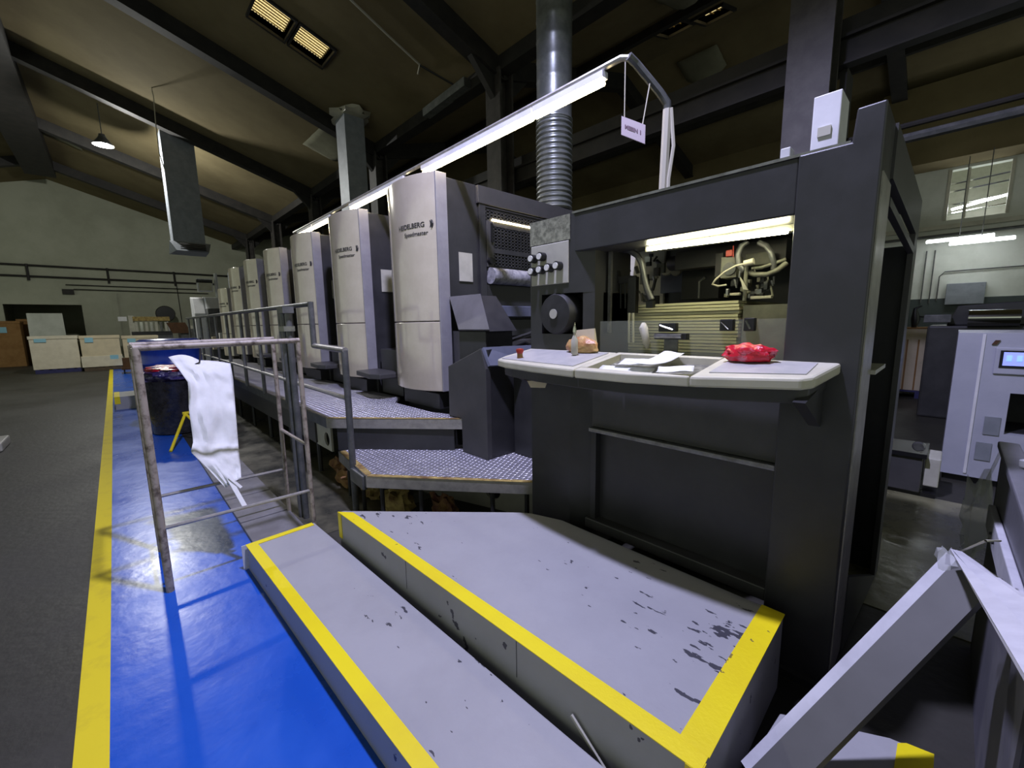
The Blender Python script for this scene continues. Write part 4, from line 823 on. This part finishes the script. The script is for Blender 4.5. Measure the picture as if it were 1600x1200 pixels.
MB().box(.40, 1.0, 5.9, 6.5, .52, .53).box(.40, 1.0, 6.48, 6.5, .52, .90).build('compartment_sheet', 'rubber', mc)  # near-black sheets on the floor and back of the compartment
for i, (x, z0) in enumerate(((.27, .5), (.24, .25))): box(x, x+.1, 5.79, 5.80, z0, z0+.17).build('side_plate', 'duct_blue', mc)
db = thing('dark_trolley', (-.2, 5.3, 0), 'dark box trolley on the wet floor beyond the feeder end', 'trolley')
box(-.55, -.08, 5.05, 5.5, .04, .36).build('body', 'press_mid', db, bevel=.01); box(-.55, -.06, 5.03, 5.52, .36, .40).build('rim', 'black', db); box(-.07, .03, 5.1, 5.45, .1, .36).build('side_tray', 'panel_beige', db, bevel=.01)
box(-.55, .02, 5.08, 5.48, 0, .04).build('base', 'black', db); MB().lathe([(.035, 5.03), (.045, 5.05), (.035, 5.07)], (-.12, 0, .46), 'y', 14).build('valve', 'steel', db)
pallet(-.95, .2, 11.3, 12.4, 'dark blue pallet under the tall cartons by the white wall', 'pallet_blue')
tc = thing('tall_carton', (-.4, 11.7, .15), 'tall cream carton with brown tape stripes on the dark blue pallet', 'carton')
box(-.72, -.15, 11.35, 12.0, .15, 1.36).build('box_body', 'carton_tan', tc, bevel=.008)
for x in (-.63, -.47, -.36): box(x, x+.025, 11.342, 11.352, .16, 1.15).build('tape_stripe', 'carton_brown', tc)
box(-.35, -.16, 11.34, 11.352, 1.12, 1.32).build('paper_label', 'paper', tc); box(-.74, -.13, 11.33, 12.02, 1.36, 1.385).build('lid', 'carton_brown', tc)
gc = thing('grey_carton', (.0, 11.8, .15), 'grey board stack beside the tall cream carton', 'carton')
box(-.13, .35, 11.5, 12.2, .45, 1.25).build('box_body', 'board_grey', gc, bevel=.008); box(-.14, .36, 11.48, 12.2, .15, .45).build('lower_box', 'dado', gc); box(-.1, .3, 11.52, 12.1, 1.25, 1.30).build('paper_top', 'paper', gc)
rm = thing('roller_machine', (.4, 10, 0), 'dark machine with a shiny chrome roller behind the lilac cabinet', 'machine')
box(-.3, 1.6, 9.3, 10.4, 0, 1.45).build('body', 'press_dark', rm, bevel=.03)
MB().tube([(.12, 9.25, 1.56), (.62, 9.25, 1.56)], .12, 16).build('roller', 'chrome', rm, smooth=True)
MB().prism([(-.1, 1.45), (0, 1.75), (.7, 1.8), (.95, 1.45)], 9.5, 10, 'y').build('hood', 'press_dark', rm, bevel=.02); box(-.35, -.05, 9.2, 9.4, 1.5, 1.62).build('arm', 'rail_grey', rm, bevel=.01)
pb = box(-.22, .38, 13.85, 14.0, 1.85, 2.32).build('power_box', 'duct_blue', None, bevel=.01); tag(pb, 'grey power box on the white wall above the dado', 'power box')
sp2 = thing('spray_gun', (-.6, 11.5, 1.39), 'dark spray gun standing on the tall cream carton', 'tool')
MB().tube([(-.56, 11.5, 1.385), (-.55, 11.5, 1.55), (-.57, 11.5, 1.75), (-.48, 11.5, 1.8)], [.04, .07, .03, .012], 10).build('body', 'black', sp2, smooth=True); MB().tube([(-.55, 11.5, 1.6), (-.2, 11.5, 1.55), (.0, 11.4, 1.5)], .015, 6).build('hose', 'black', sp2)
# foreground bin, boards
bi = thing('grey_bin', (.7, 1.9, 0), 'large grey metal scrap bin at the edge of the walkway', 'bin')
box(.20, .235, .75, 2.86, .0, 1.0).build('side_wall', 'bin_grey', bi); box(.20, 1.4, 2.83, 2.86, 0, 1.0).build('end_wall', 'bin_grey', bi)
box(.235, 1.4, .75, 2.83, .0, .55).build('inner_floor', 'press_dark', bi); box(.185, .25, .75, 2.88, 1.0, 1.03).build('lip', 'bin_grey', bi, bevel=.006); box(.192, .202, 1.36, 1.42, .02, .99).build('seam_post', 'press_mid', bi)
for i, (p, q, w, h, m, lab) in enumerate((((.32, 2.3, 1.05), (.75, 2.75, 1.12), .3, .03, 'foam_board', 'flat grey offcut lying in the scrap bin'), ((.3, 2.0, 1.0), (.6, 1.9, 1.02), .06, .05, 'wood_orange', 'orange wooden stick in the scrap bin'), ((.3, 2.3, .97), (.7, 2.2, .98), .06, .05, 'stripe_yellow', 'yellow offcut in the scrap bin'), ((.26, 2.5, .95), (.6, 2.5, .95), .08, .05, 'dado', 'dark green offcut in the scrap bin'))):
    tag(MB().obar(p, q, w, h).build('offcut', m, None, bevel=.004), lab, 'scrap', 'scrap in the grey bin')
top = onz(1497, 872, .86); bot = Vector((-.31, 1.27, .215))
lb = thing('leaning_board', bot, 'long grey channel board leaning up from the corner step', 'board')
d = (top-bot).normalized(); side = d.cross(Vector((0, 0, 1))).normalized(); nn = side.cross(d).normalized()
MB().hexa([bot, bot+side*.105, bot+side*.105-nn*.02, bot-nn*.02], [top, top+side*.105, top+side*.105-nn*.02, top-nn*.02]).build('web', 'board_grey', lb)
MB().hexa([bot-side*.032, bot, bot-nn*.05, bot-side*.032-nn*.05], [top-side*.032, top, top-nn*.05, top-side*.032-nn*.05]).build('flange', 'foam_board', lb)
MB().blob(top+Vector((-.02, .0, -.03)), (.03, .03, .05), 4, .4, 14, False, 3).build('plastic_wrap', 'clear_film', lb, smooth=True)
p0, p1 = onz(1488, 858, .90), onz(1640, 1120, 1.13)
wsx = thing('white_strip', p0, 'white folded foam strip lying from the board top onto the bin', 'strip')
dd = (p1-p0).normalized(); sd_ = dd.cross(Vector((0, 0, 1))).normalized()
MB().hexa([p0, p0+sd_*.005, p0+sd_*.005-Vector((0, 0, .01)), p0-Vector((0, 0, .01))], [p1-sd_*.0, p1-sd_*.05+Vector((0, 0, .02)), p1-sd_*.05, p1-Vector((0, 0, .01))]).build('front_fold', 'foam_board', wsx)
MB().hexa([p0, p0-sd_*.02, p0-sd_*.02-Vector((0, 0, .01)), p0-Vector((0, 0, .01))], [p1-sd_*.05, p1-sd_*.14+Vector((0, 0, .03)), p1-sd_*.14, p1-sd_*.05-Vector((0, 0, .01))]).build('rear_fold', 'foam_board', wsx)
q0, q1 = onx(1548, 806, .187), onx(1592, 962, .187)
sb2 = thing('side_board', q1, 'grey lilac board with punched holes leaning on the bin side', 'board')
MB().obar(q0, q1, .022, .10, (0, 1, 0)).build('board', 'foam_board', sb2, bevel=.004)
for t_ in (.28, .4):
    c = q0.lerp(q1, t_); MB().tube([c+Vector((-.012, -.0, 0)), c+Vector((-.018, 0, 0))], .006, 8).build('hole', 'black', sb2)
MB().tube([onx(1563, 845, .14), onx(1540, 845, .10), onx(1500, 862, .08)], .003, 6).build('cord', 'rope', sb2)
fb_ = thing('plastic_film', (.15, 2.95, .0), 'crumpled clear plastic film hanging at the bin corner', 'plastic film')
MB().blob((.16, 2.93, .62), (.05, .05, .20), 6, .4, 16, False, 3).build('film', 'clear_film', fb_, smooth=True); MB().tube([(.16, 2.93, .75), (.2, 2.9, .98)], .006, 6).build('tie', 'clear_film', fb_)
